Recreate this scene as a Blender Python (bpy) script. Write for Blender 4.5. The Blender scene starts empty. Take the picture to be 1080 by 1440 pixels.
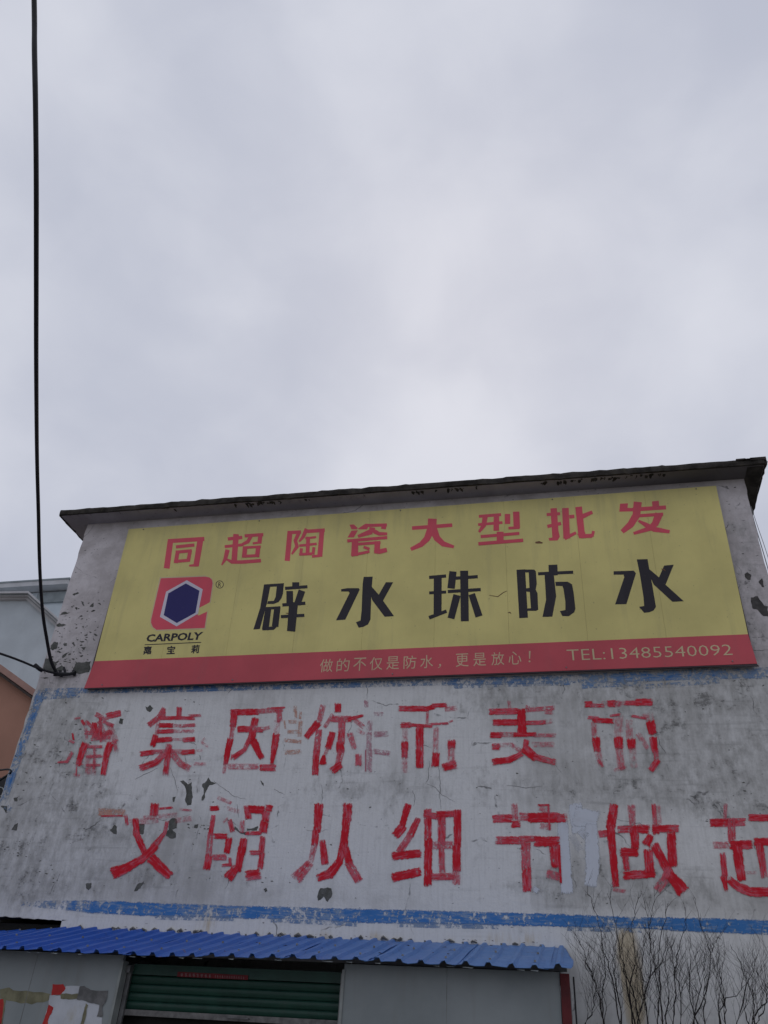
import bpy, bmesh, math, random
import numpy as np
from mathutils import Vector
from mathutils.geometry import tessellate_polygon
random.seed(7); rng = np.random.default_rng(7)
C = bpy.context.scene.collection
sc = bpy.context.scene

# ------------------------------------------------------------------ camera
PITCH, ROLL, YAW, FPX = math.radians(34.95), math.radians(3.99), math.radians(-14.33), 1150.0
CAM = np.array([0.0, -9.8, 1.5])
_f = np.array([math.sin(YAW)*math.cos(PITCH), math.cos(YAW)*math.cos(PITCH), math.sin(PITCH)])
_r = np.array([math.cos(YAW), -math.sin(YAW), 0.0]); _u = np.cross(_r, _f)
_R = math.cos(ROLL)*_r + math.sin(ROLL)*_u
_U = -math.sin(ROLL)*_r + math.cos(ROLL)*_u
from mathutils import Matrix
cd = bpy.data.cameras.new('camera'); cam = bpy.data.objects.new('camera', cd); C.objects.link(cam)
cam.matrix_world = Matrix(((_R[0], _U[0], -_f[0], CAM[0]), (_R[1], _U[1], -_f[1], CAM[1]), (_R[2], _U[2], -_f[2], CAM[2]), (0, 0, 0, 1)))
cd.sensor_fit = 'VERTICAL'; cd.sensor_height = 36; cd.lens = FPX/1440*36
cd.clip_start = 0.05; cd.clip_end = 2000
sc.camera = cam

# ------------------------------------------------------------------ world, sun, exposure
SUN_EL, SUN_AZ = math.radians(50), math.radians(-8)     # azimuth clockwise from +y (behind the building)
w = bpy.data.worlds.new('World'); sc.world = w; w.use_nodes = True
nt = w.node_tree; nt.nodes.clear()
out = nt.nodes.new('ShaderNodeOutputWorld'); bg = nt.nodes.new('ShaderNodeBackground')
sky = nt.nodes.new('ShaderNodeTexSky'); sky.sky_type = 'NISHITA'; sky.sun_disc = False
sky.sun_elevation = SUN_EL; sky.sun_rotation = SUN_AZ; sky.air_density = 1.0; sky.dust_density = 3.0
SKYLOC = (3.35, 3.1, 0.6)
tc = nt.nodes.new('ShaderNodeTexCoord')
mp = nt.nodes.new('ShaderNodeMapping'); mp.inputs['Scale'].default_value = (1.0, 1.0, 1.3); mp.inputs['Location'].default_value = SKYLOC
nt.links.new(tc.outputs['Generated'], mp.inputs['Vector'])
n1 = nt.nodes.new('ShaderNodeTexNoise'); n1.inputs['Scale'].default_value = 2.3; n1.inputs['Detail'].default_value = 6; n1.inputs['Roughness'].default_value = 0.42; n1.inputs['Distortion'].default_value = 0.25
nt.links.new(mp.outputs[0], n1.inputs['Vector'])
cr = nt.nodes.new('ShaderNodeValToRGB'); cr.color_ramp.interpolation = 'EASE'
cr.color_ramp.elements[0].position = 0.34; cr.color_ramp.elements[0].color = (0.495, 0.523, 0.622, 1)
cr.color_ramp.elements[1].position = 0.66; cr.color_ramp.elements[1].color = (0.66, 0.68, 0.76, 1)
n2 = nt.nodes.new('ShaderNodeTexNoise'); n2.inputs['Scale'].default_value = 7.0; n2.inputs['Detail'].default_value = 7; n2.inputs['Roughness'].default_value = 0.5; n2.inputs['Distortion'].default_value = 0.4
nt.links.new(mp.outputs[0], n2.inputs['Vector'])
na = nt.nodes.new('ShaderNodeMath'); na.operation = 'MULTIPLY_ADD'; na.inputs[1].default_value = 0.22; na.inputs[2].default_value = -0.11
nb = nt.nodes.new('ShaderNodeMath'); nb.operation = 'ADD'
nt.links.new(n2.outputs['Fac'], na.inputs[0]); nt.links.new(n1.outputs['Fac'], nb.inputs[0]); nt.links.new(na.outputs[0], nb.inputs[1])
nt.links.new(nb.outputs[0], cr.inputs['Fac'])
ml = nt.nodes.new('ShaderNodeMix'); ml.data_type = 'RGBA'; ml.blend_type = 'MULTIPLY'; ml.inputs['Factor'].default_value = 1
nt.links.new(cr.outputs['Color'], ml.inputs['A']); ml.inputs['B'].default_value = (10, 10, 10, 1)
ml.clamp_result = False; ml.clamp_factor = False
mx = nt.nodes.new('ShaderNodeMix'); mx.data_type = 'RGBA'; mx.inputs['Factor'].default_value = 0.03
nt.links.new(ml.outputs['Result'], mx.inputs['A']); nt.links.new(sky.outputs['Color'], mx.inputs['B'])
nt.links.new(mx.outputs['Result'], bg.inputs['Color']); bg.inputs['Strength'].default_value = 0.1
nt.links.new(bg.outputs[0], out.inputs[0])

sd = bpy.data.lights.new('sun', 'SUN'); sd.energy = 0.5; sd.angle = math.radians(20); sd.color = (1, 0.97, 0.92)
sun = bpy.data.objects.new('sun', sd); C.objects.link(sun)
_s = Vector((math.sin(SUN_AZ)*math.cos(SUN_EL), math.cos(SUN_AZ)*math.cos(SUN_EL), math.sin(SUN_EL)))
sun.rotation_euler = _s.to_track_quat('Z', 'Y').to_euler()
sc.view_settings.view_transform = 'Standard'; sc.view_settings.look = 'None'
sc.view_settings.exposure = 0.0; sc.view_settings.gamma = 1.0; sc.view_settings.use_curve_mapping = False
sc.cycles.transparent_max_bounces = 48

# ------------------------------------------------------------------ helpers
def W(x, y, Y=0.0):
    """photo pixel -> the point where that line of sight meets the vertical plane y = Y"""
    d = _f + _R*(x-540)/FPX - _U*(y-720)/FPX
    return CAM + d*((Y-CAM[1])/d[1])

def proj(P):
    d = np.asarray(P) - CAM
    z = d @ _f
    return 540 + FPX*(d @ _R)/z, 720 - FPX*(d @ _U)/z

ORG = {}
def org(o): return ORG.get(o.name, np.zeros(3)) if o is not None else np.zeros(3)

def mesh_obj(name, verts, faces, mat, parent=None, uv=None, attrs=None, smooth=False, label=None):
    o0 = org(parent)
    me = bpy.data.meshes.new(name)
    v = np.asarray(verts, dtype=float).reshape(-1, 3) - o0
    me.from_pydata(v.tolist(), [], [tuple(int(i) for i in f) for f in faces])
    if uv is not None:
        l = me.uv_layers.new(name='UVMap')
        idx = np.zeros(len(me.loops), dtype=int); me.loops.foreach_get('vertex_index', idx)
        l.data.foreach_set('uv', np.asarray(uv, dtype=float)[idx].ravel())
    if attrs:
        for k, a in attrs.items():
            at = me.attributes.new(k, 'FLOAT', 'POINT'); at.data.foreach_set('value', np.asarray(a, dtype=np.float32))
    if mat is not None: me.materials.append(mat)
    if smooth: me.polygons.foreach_set('use_smooth', [True]*len(me.polygons))
    me.update()
    o = bpy.data.objects.new(name, me); C.objects.link(o)
    if parent is not None: o.parent = parent
    ORG[o.name] = o0
    if label: o['label'] = label
    return o

def thing(name, label, cat, loc=(0, 0, 0), group=None):
    o = bpy.data.objects.new(name, None); C.objects.link(o); o.location = loc; o.empty_display_size = 0.2
    ORG[o.name] = np.array(loc, dtype=float)
    return tag(o, label, cat, group)

def tag(o, label, cat, group=None):
    o['label'] = label; o['category'] = cat
    if group: o['group'] = group
    return o

def struct(o): o['kind'] = 'structure'; return o

class MB:
    """collects solids into one mesh"""
    def __init__(s): s.v = []; s.f = []
    def add(s, v, f):
        n = len(s.v); s.v += [tuple(map(float, p)) for p in v]; s.f += [tuple(i+n for i in q) for q in f]; return s
    def box(s, a, b):
        x0, y0, z0 = a; x1, y1, z1 = b
        return s.add([(x0,y0,z0),(x1,y0,z0),(x1,y1,z0),(x0,y1,z0),(x0,y0,z1),(x1,y0,z1),(x1,y1,z1),(x0,y1,z1)],
                     [(0,3,2,1),(4,5,6,7),(0,1,5,4),(1,2,6,5),(2,3,7,6),(3,0,4,7)])
    def prism(s, poly, y0, y1):
        """x-z outline extruded from y0 (front) to y1 (back)"""
        n = len(poly)
        V = [(p[0], y0, p[1]) for p in poly] + [(p[0], y1, p[1]) for p in poly]
        tri = tessellate_polygon([[Vector((p[0], p[1], 0)) for p in poly]])
        F = [tuple(t) for t in tri] + [tuple(n+i for i in reversed(t)) for t in tri]
        F += [(i, (i+1) % n, (i+1) % n+n, i+n) for i in range(n)]
        return s.add(V, F)
    def tube(s, pts, rad, k=6, cap=True):
        P = [Vector(p) for p in pts]; R = rad if hasattr(rad, '__len__') else [rad]*len(P)
        V = []; F = []
        for i, p in enumerate(P):
            t = (P[min(i+1, len(P)-1)] - P[max(i-1, 0)]).normalized()
            a = t.orthogonal().normalized() if abs(t.z) > .99 else t.cross(Vector((0, 0, 1))).normalized()
            b = t.cross(a)
            for j in range(k):
                an = 2*math.pi*j/k; V.append(p + (a*math.cos(an) + b*math.sin(an))*R[i])
        for i in range(len(P)-1):
            for j in range(k):
                F.append((i*k+j, i*k+(j+1) % k, (i+1)*k+(j+1) % k, (i+1)*k+j))
        if cap: F += [tuple(range(k))[::-1], tuple((len(P)-1)*k+j for j in range(k))]
        return s.add(V, F)
    def build(s, name, mat, parent=None, label=None, smooth=False):
        return mesh_obj(name, s.v, s.f, mat, parent, label=label, smooth=smooth)

# ---- node helpers
class G:
    def __init__(s, name):
        s.m = bpy.data.materials.new(name); s.m.use_nodes = True; s.t = s.m.node_tree
        s.t.nodes.clear(); s.out = s.n('ShaderNodeOutputMaterial'); s.b = s.n('ShaderNodeBsdfPrincipled')
        s.t.links.new(s.b.outputs[0], s.out.inputs[0]); s.pos = s.n('ShaderNodeNewGeometry').outputs['Position']
    def n(s, t): return s.t.nodes.new(t)
    def put(s, sock, v):
        if isinstance(v, bpy.types.NodeSocket): s.t.links.new(v, sock)
        elif isinstance(v, tuple) and len(v) == 3 and sock.type == 'RGBA': sock.default_value = (*v, 1)
        else: sock.default_value = v
    def scale(s, v, sc_, loc=(0, 0, 0)):
        m = s.n('ShaderNodeMapping'); s.put(m.inputs['Vector'], v); m.inputs['Scale'].default_value = sc_; m.inputs['Location'].default_value = loc
        return m.outputs[0]
    def noise(s, scale, vec=None, detail=4, rough=0.55, dist=0.0, st=None, loc=(0, 0, 0)):
        v = vec if vec is not None else s.pos
        if st or loc != (0, 0, 0): v = s.scale(v, st or (1, 1, 1), loc)
        k = s.n('ShaderNodeTexNoise'); s.put(k.inputs['Vector'], v)
        k.inputs['Scale'].default_value = scale; k.inputs['Detail'].default_value = detail
        k.inputs['Roughness'].default_value = rough; k.inputs['Distortion'].default_value = dist
        return k.outputs['Fac']
    def voro(s, scale, vec=None, feat='F1', st=None):
        v = vec if vec is not None else s.pos
        if st: v = s.scale(v, st)
        k = s.n('ShaderNodeTexVoronoi'); k.feature = feat; s.put(k.inputs['Vector'], v); k.inputs['Scale'].default_value = scale
        return k.outputs['Distance']
    def m_(s, op, a, b=0.0, c=0.0, clamp=False):
        k = s.n('ShaderNodeMath'); k.operation = op; k.use_clamp = clamp
        s.put(k.inputs[0], a); s.put(k.inputs[1], b); s.put(k.inputs[2], c); return k.outputs[0]
    def add(s, a, b): return s.m_('ADD', a, b)
    def sub(s, a, b): return s.m_('SUBTRACT', a, b)
    def mul(s, a, b): return s.m_('MULTIPLY', a, b)
    def step(s, x, lo, hi, a=0.0, b=1.0):
        k = s.n('ShaderNodeMapRange'); k.interpolation_type = 'SMOOTHSTEP'; s.put(k.inputs[0], x)
        s.put(k.inputs[1], lo); s.put(k.inputs[2], hi); s.put(k.inputs[3], a); s.put(k.inputs[4], b); return k.outputs[0]
    def mix(s, f, a, b, bt='MIX'):
        k = s.n('ShaderNodeMix'); k.data_type = 'RGBA'; k.blend_type = bt
        s.put(k.inputs['Factor'], f); s.put(k.inputs['A'], a); s.put(k.inputs['B'], b); return k.outputs['Result']
    def attr(s, name):
        k = s.n('ShaderNodeAttribute'); k.attribute_name = name; return k.outputs['Fac']
    def uv(s):
        k = s.n('ShaderNodeUVMap'); sp = s.n('ShaderNodeSeparateXYZ'); s.t.links.new(k.outputs[0], sp.inputs[0]); return k.outputs[0], sp.outputs[0], sp.outputs[1]
    def xyz(s):
        sp = s.n('ShaderNodeSeparateXYZ'); s.put(sp.inputs[0], s.pos); return sp.outputs
    def bump(s, h, strength=0.3, dist=0.01):
        k = s.n('ShaderNodeBump'); k.inputs['Strength'].default_value = strength; k.inputs['Distance'].default_value = dist
        s.put(k.inputs['Height'], h); s.t.links.new(k.outputs[0], s.b.inputs['Normal'])
    def fin(s, col, rough=0.8, spec=0.3, metal=0.0):
        s.put(s.b.inputs['Base Color'], col); s.put(s.b.inputs['Roughness'], rough)
        s.b.inputs['Specular IOR Level'].default_value = spec; s.b.inputs['Metallic'].default_value = metal; return s.m
    def alpha(s, a): s.put(s.b.inputs['Alpha'], a); return s

def simple(name, col, var=0.25, scale=6, rough=0.75, spec=0.3, metal=0.0, bump=0.2, fine=60, dirt=(0.06, 0.055, 0.05), dirt_amt=0.35):
    g = G(name); a = g.noise(scale, detail=6); f = g.noise(fine, detail=3)
    dk = tuple(c*(1-var) for c in col); lt = tuple(min(1, c*(1+var*.6)) for c in col)
    c = g.mix(g.step(a, .3, .7), dk, lt)
    d = g.noise(scale*.7, detail=8, rough=.7, loc=(3, 5, 1), st=(1, 1, .5))
    c = g.mix(g.mul(g.step(d, .52, .75), dirt_amt), c, dirt)
    c = g.mix(g.mul(g.step(f, .55, .8), .18), c, tuple(x*.5 for x in col))
    g.bump(f, bump, .004)
    return g.fin(c, rough, spec, metal)

# ------------------------------------------------------------------ materials
def wall_mat():
    g = G('lime_washed_plaster')
    gr, wh, ru, up = g.attr('grime'), g.attr('white'), g.attr('rust'), g.attr('upper')
    big = g.noise(.55, detail=5, rough=.6, dist=.4)
    med = g.noise(3.2, detail=8, rough=.65, dist=.3)
    fin_ = g.noise(38, detail=5, rough=.6)
    streak = g.noise(1, detail=6, rough=.6, st=(9, 9, .8))
    streak2 = g.noise(1, detail=4, rough=.6, st=(32, 32, 2.2), loc=(4, 0, 2))
    wash = g.add(g.mul(g.sub(big, .5), 1.5), g.add(g.mul(g.sub(med, .5), .9), g.add(g.mul(g.sub(streak, .5), .7), wh)))
    lower = g.mix(g.step(wash, -.40, .48), (.40, .395, .38), (.685, .685, .68))
    lower = g.mix(g.mul(g.step(streak2, .42, .72), .22), lower, (.40, .395, .39))
    upper = g.mix(g.step(g.add(med, g.mul(g.sub(big, .5), .6)), .3, .72), (.45, .415, .415), (.66, .62, .63))
    base = g.mix(up, lower, upper)
    base = g.mix(g.mul(g.step(fin_, .5, .75), .16), base, (.30, .29, .28))
    # grey weathering and black mould, where it has grown
    ga = g.add(gr, g.add(g.mul(g.sub(med, .5), 1.6), g.mul(g.sub(g.noise(11, detail=7, rough=.7, st=(1, 1, .55)), .5), 1.7)))
    base = g.mix(g.mul(g.step(ga, .16, .95), .58), base, (.19, .185, .172))
    hb = g.add(ga, g.mul(g.add(g.mul(g.sub(g.noise(24, detail=6, rough=.75, st=(.6, .6, 1.5)), .5), 1.0), g.mul(g.sub(g.noise(4.2, detail=5, rough=.6, loc=(3, 3, 8), st=(.8, .8, 1.2)), .5), .9)), 2.2))
    base = g.mix(g.mul(g.step(hb, .84, 1.30), .55), base, (.045, .045, .043))
    # dark pin specks and flaked spots
    sp = g.noise(19, detail=3, rough=.5, loc=(9, 1, 7), st=(.8, .8, 1.5))
    base = g.mix(g.mul(g.step(g.add(sp, g.mul(up, .035)), .70, .725), .7), base, (.10, .098, .095))
    # fine horizontal coursing of the brick showing through the plaster
    hz = g.noise(1, detail=4, rough=.5, st=(1.3, 1.3, 20), loc=(0, 0, 3))
    base = g.mix(g.mul(g.mul(g.step(hz, .56, .72), .26), g.step(gr, .1, .5, .35, 1)), base, (.17, .17, .165))
    # hair cracks
    vc = g.voro(.9, feat='DISTANCE_TO_EDGE', vec=g.mix(.22, g.pos, g.n_color(3.0)))
    base = g.mix(g.mul(g.step(vc, .0018, .006, 1, 0), g.step(med, .5, .62, 0, .7)), base, (.07, .07, .07))
    rs = g.add(ru, g.mul(g.sub(g.noise(1, detail=6, rough=.65, st=(22, 22, 2.5)), .5), 2.2))
    base = g.mix(g.mul(g.step(rs, .15, 1.05), g.mul(g.step(ru, .0, .7), .6)), base, (.42, .30, .11))
    g.bump(g.add(g.mul(med, .9), g.add(g.mul(fin_, .25), g.mul(g.step(hb, .86, 1.12), -.2))), .55, .02)
    return g.fin(base, .92, .15)
def n_color(s, scale):
    k = s.n('ShaderNodeTexNoise'); s.put(k.inputs['Vector'], s.pos); k.inputs['Scale'].default_value = scale; k.inputs['Detail'].default_value = 3; return k.outputs['Color']
G.n_color = n_color

def paint_mat(name, deep, faded, spread=1.0, kb=1.5, kc=2.6, kt=1.4, film=.64):
    """brushed wall paint: dens attribute says how much is left, u runs along the stroke, v across"""
    g = G(name)
    _, u, v = g.uv(); d = g.attr('dens'); en = g.attr('endd')
    cv = g.n('ShaderNodeCombineXYZ'); g.put(cv.inputs[0], u); g.put(cv.inputs[1], v); g.put(cv.inputs[2], g.attr('seed'))
    br = g.noise(1, vec=cv.outputs[0], detail=4, rough=.6, st=(3.0, 3.2, 1))
    br2 = g.noise(1, vec=cv.outputs[0], detail=3, rough=.6, st=(5, 11, 1), loc=(1, 2, 3))
    chip = g.noise(26, detail=6, rough=.66, st=(1, 1, .8))
    blot = g.noise(6, detail=4, rough=.6)
    cov = g.add(g.add(g.mul(d, 1.0), .02), g.add(g.mul(g.sub(br, .5), kb*spread), g.add(g.mul(g.sub(br2, .5), .85*kb*spread), g.add(g.mul(g.sub(chip, .5), kc*spread), g.mul(g.sub(blot, .5), kt*spread)))))
    ed = g.step(g.add(g.m_('ABSOLUTE', v), g.add(g.mul(g.sub(chip, .5), .8), g.mul(g.sub(br, .5), .5))), .76, 1.0, 1, 0)
    ee = g.step(g.add(en, g.add(g.mul(g.sub(chip, .5), .10), g.mul(g.sub(br2, .5), .10))), .0, .018)
    body = g.step(cov, .36, .66)
    thin = g.mul(g.step(g.add(cov, g.mul(g.sub(chip, .5), 1.2)), -.25, .42), g.step(d, 0, .8, film*.35, film))
    a = g.mul(g.m_('MAXIMUM', g.mul(body, g.step(d, 0, .9, .45, 1.0)), thin), g.mul(ed, ee))
    col = g.mix(g.mul(g.step(g.add(d, g.add(g.mul(g.sub(br, .5), 2.0), g.mul(g.sub(blot, .5), 1.4))), .42, 1.06), body), faded, deep)
    col = g.mix(g.mul(g.step(g.noise(5, detail=5), .5, .75), .2), col, tuple(c*.6 for c in deep))
    g.alpha(a)
    return g.fin(col, .8, .25)

M = {}
M['wall'] = wall_mat()
M['red'] = paint_mat('faded_red_wall_paint', (.55, .009, .022), (.62, .125, .17))
M['salmon'] = paint_mat('salmon_undercoat_paint', (.58, .22, .14), (.60, .34, .27), 1.3)
M['purple'] = paint_mat('washed_out_red_paint', (.40, .10, .14), (.54, .30, .35), 1.3)
M['blue'] = paint_mat('flaking_blue_wall_paint', (.05, .18, .45), (.24, .33, .47), 1.0, .8, 4.4, 3.2, .25)
M['wash'] = paint_mat('fresh_white_patch_paint', (.58, .61, .67), (.54, .56, .61), .45, film=.5)
def cement():
    g = G('bare_grey_cement'); a = g.noise(9, detail=7, rough=.7); f = g.noise(70)
    c = g.mix(g.step(a, .3, .7), (.075, .078, .07), (.15, .15, .14)); g.bump(g.add(a, f), .7, .01); return g.fin(c, .95, .1)
M['cement'] = cement()
M['cement_dark'] = simple('dark_render_hole', (.07, .065, .062), .4, 12)
M['crack'] = simple('dark_crack', (.05, .05, .05), .2, 20)
M['slab'] = simple('black_weathered_concrete_edge', (.052, .047, .042), .5, 7, .95, .1, bump=.6, dirt=(.10, .085, .06), dirt_amt=.5)
def soffit():
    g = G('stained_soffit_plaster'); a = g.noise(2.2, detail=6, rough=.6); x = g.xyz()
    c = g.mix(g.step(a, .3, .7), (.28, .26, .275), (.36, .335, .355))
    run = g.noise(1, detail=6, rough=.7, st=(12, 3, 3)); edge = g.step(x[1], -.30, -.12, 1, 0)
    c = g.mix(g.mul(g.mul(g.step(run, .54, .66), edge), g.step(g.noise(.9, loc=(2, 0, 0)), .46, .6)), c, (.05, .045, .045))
    c = g.mix(g.mul(g.step(g.add(x[0], g.mul(g.sub(a, .5), 1.2)), .2, 2.3), .78), c, (.06, .055, .052))  # darker towards the right-hand end
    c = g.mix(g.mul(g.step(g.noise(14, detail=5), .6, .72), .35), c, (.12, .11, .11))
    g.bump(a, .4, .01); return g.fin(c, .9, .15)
M['soffit'] = soffit()
def banner(name, col, dirt_amt=.35):
    g = G(name); x = g.xyz(); a = g.noise(1.1, detail=5); st = g.noise(1, detail=6, rough=.65, st=(7, 7, .7))
    c = g.mix(g.step(a, .3, .7), tuple(v*.88 for v in col), tuple(v*1.06 for v in col))
    grey = tuple(v*.45+.07 for v in col)
    c = g.mix(g.mul(g.step(st, .5, .72), dirt_amt), c, grey)
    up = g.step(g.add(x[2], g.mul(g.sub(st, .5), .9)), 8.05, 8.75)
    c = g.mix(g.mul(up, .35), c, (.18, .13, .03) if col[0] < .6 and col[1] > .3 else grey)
    sp = g.noise(23, detail=4); c = g.mix(g.mul(g.step(sp, .66, .72), .4), c, (.12, .11, .08))
    g.bump(g.noise(1.6, detail=2, st=(2.2, 1, .6)), .35, .03)
    return g.fin(c, .62, .35)
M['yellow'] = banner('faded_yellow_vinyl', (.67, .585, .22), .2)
M['band'] = banner('red_vinyl', (.55, .085, .105), .15)
M['sign_red'] = banner('sign_red_print', (.70, .085, .125), .12)
M['sign_black'] = banner('sign_black_print', (.022, .018, .025), .1)
M['logo_blue'] = banner('logo_navy_print', (.018, .014, .125), .05)
M['logo_white'] = banner('logo_pale_print', (.62, .58, .66), .1)
M['cream'] = banner('cream_print', (.60, .50, .30), .1)
M['cream_dim'] = banner('dim_cream_print', (.60, .44, .28), .1)
M['frame'] = simple('dark_steel_frame', (.05, .035, .04), .3, 8, .6, .4)
def roofblue():
    g = G('blue_painted_sheet_steel'); x = g.xyz(); a = g.noise(1.6, detail=6, rough=.6); f = g.noise(14, detail=6, rough=.7)
    sky_sheen = g.step(g.add(x[0], g.mul(g.sub(a, .5), 1.6)), -5.6, -.4)  # sky reflection painted into the colour: paler blue towards the right
    c = g.mix(sky_sheen, (.010, .085, .42), (.09, .205, .45))
    c = g.mix(g.mul(g.step(f, .5, .72), .35), c, (.045, .06, .15))
    c = g.mix(g.mul(g.step(g.noise(33, detail=4), .69, .73), .7), c, (.03, .02, .02))
    c = g.mix(g.mul(g.step(g.noise(9, detail=5, loc=(5, 5, 5)), .66, .72), .5), c, (.16, .09, .06))
    g.bump(f, .25, .004); return g.fin(c, g.step(a, .3, .7, .38, .6), .45)
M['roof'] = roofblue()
def panel():
    g = G('pale_sandwich_panel'); a = g.noise(1.3, detail=5); st = g.noise(1, detail=6, st=(9, 9, 1))
    c = g.mix(g.step(a, .3, .7), (.20, .225, .23), (.265, .29, .295)); c = g.mix(g.mul(g.step(st, .5, .75), .35), c, (.20, .20, .19))
    g.bump(a, .15, .01); return g.fin(c, .5, .4)
M['panel'] = panel()
M['post'] = simple('red_oxide_painted_post', (.10, .012, .014), .3, 6, .6)
M['trim'] = simple('pale_edge_trim', (.27, .29, .28), .2, 6, .5, .4)
M['slat'] = simple('green_shutter_steel', (.009, .05, .034), .25, 5, .5, .4, dirt_amt=.25)
M['rail'] = simple('dusty_grey_rail', (.17, .165, .16), .35, 14, .7)
M['metal'] = simple('dull_grey_metal', (.2, .2, .2), .3, 9, .5, .5, .6)
M['black'] = simple('black_cable_sheath', (.012, .012, .015), .3, 8, .55, .3, dirt_amt=.1)
M['interior'] = simple('dark_interior_plaster', (.028, .028, .026), .4, 3, .9)
M['brick'] = simple('lintel_concrete', (.17, .165, .15), .35, 6, .95)
M['white_bldg'] = simple('pale_blue_grey_render', (.52, .57, .60), .08, 1.5, .9, dirt_amt=.12)
M['white_trim'] = simple('off_white_cornice', (.52, .52, .53), .1, 2, .9, dirt_amt=.15)
M['shade'] = simple('grey_slatted_vent', (.27, .30, .31), .15, 4, .9)
M['salmon_wall'] = simple('salmon_render', (.44, .235, .17), .08, 1.2, .9, dirt_amt=.10)
M['salmon_trim'] = simple('dusty_pink_fascia', (.40, .24, .20), .12, 3, .8)
M['dark_tile'] = simple('dark_roof_edge', (.05, .035, .03), .3, 5)
M['tarp'] = simple('black_tarpaulin', (.012, .012, .014), .4, 5, .6, .4)
M['ground'] = simple('dusty_concrete_ground', (.23, .22, .20), .25, .8, .95, .1, bump=.4, fine=25)
M['bark'] = simple('dark_grey_bark', (.036, .031, .030), .4, 25, .9, .1)
M['paper_white'] = simple('torn_white_paper', (.50, .52, .56), .12, 6, .9, dirt=(.34, .27, .10), dirt_amt=.55)
M['paper_red'] = simple('torn_red_paper', (.42, .03, .03), .2, 10, .8, dirt=(.45, .25, .10), dirt_amt=.4)
M['paper_grey'] = simple('scraped_grey_residue', (.15, .15, .15), .3, 12, .9)
M['yellow_tape'] = simple('yellowed_glue_band', (.20, .19, .12), .3, 10, .9)
M['sticker'] = simple('red_sticker', (.16, .010, .014), .2, 10, .6)
M['sticker_ink'] = simple('sticker_print', (.24, .14, .14), .2, 10, .6)
M['rust'] = simple('rust_brown', (.17, .09, .05), .4, 10, .9)

# ------------------------------------------------------------------ flat print and paint helpers
def ribbon(pts, wd, Y, seed, dens=(1.0,), ext=2.4):
    """stroke given by photo pixels, laid on the plane y = Y with square ends; returns verts, faces, uv, dens, endd, seed"""
    P = [np.array(p, float) for p in pts]
    for a_, b_ in ((0, 1), (-1, -2)):
        t_ = P[a_]-P[b_]; P[a_] = P[a_]+t_/(np.linalg.norm(t_)+1e-9)*ext
    n0 = len(P)
    if hasattr(wd, '__len__'): WD = list(np.interp(np.linspace(0, 1, n0), np.linspace(0, 1, len(wd)), wd))
    else: WD = [wd]*n0
    Q, QW = [], []
    for i in range(n0-1):
        L = np.linalg.norm(P[i+1]-P[i]); k = max(1, int(L/9)+1)
        for j in range(k): Q.append(P[i]+(P[i+1]-P[i])*j/k); QW.append(WD[i]+(WD[i+1]-WD[i])*j/k)
    Q.append(P[-1]); QW.append(WD[-1])
    # smooth multi-point strokes a little
    Q = np.array(Q); QW = np.array(QW)
    V, UV, D, E, S = [], [], [], [], []
    acc = 0; mid = [W(*q, Y) for q in Q]; cum = [0]
    for i in range(1, len(Q)): cum.append(cum[-1]+np.linalg.norm(mid[i]-mid[i-1]))
    tot = cum[-1]
    for i in range(len(Q)):
        t = Q[min(i+1, len(Q)-1)]-Q[max(i-1, 0)]; t = t/(np.linalg.norm(t)+1e-9); n = np.array([-t[1], t[0]])
        for sgn in (-1, 1):
            V.append(W(*(Q[i]+n*sgn*QW[i]/2), Y)); UV.append((cum[i]*3, sgn))
            D.append(np.interp(cum[i]/(tot+1e-9), np.linspace(0, 1, len(dens)), dens)); E.append(min(cum[i], tot-cum[i])); S.append(seed)
    F = [(2*i, 2*i+1, 2*i+3, 2*i+2) for i in range(len(Q)-1)]
    return V, F, UV, D, E, S

def painted(name, strokes, mat, parent, ox=0, oy=0, s=1.0, Y0=-.0030, label=None, dy=.0003):
    """strokes: (width, density, x, y, x, y, ...) in crop units; each a little proud of the one before"""
    V, F, UV, D, E, S = [], [], [], [], [], []
    for i, st in enumerate(strokes):
        wd, d, co = st[0], st[1], st[2:]
        pts = [(ox+co[k]/s, oy+co[k+1]/s) for k in range(0, len(co), 2)]
        wd = [x/s*1.12 for x in wd] if isinstance(wd, tuple) else wd/s*1.12
        v, f, u, dd, e, ss = ribbon(pts, wd, Y0-dy*i, random.random()*50, d if isinstance(d, tuple) else (d,))
        n = len(V); V += v; F += [tuple(q+n for q in r) for r in f]; UV += u; D += dd; E += e; S += ss
    return mesh_obj(name, V, F, mat, parent, uv=UV, attrs=dict(dens=D, endd=E, seed=S), label=label)

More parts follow.
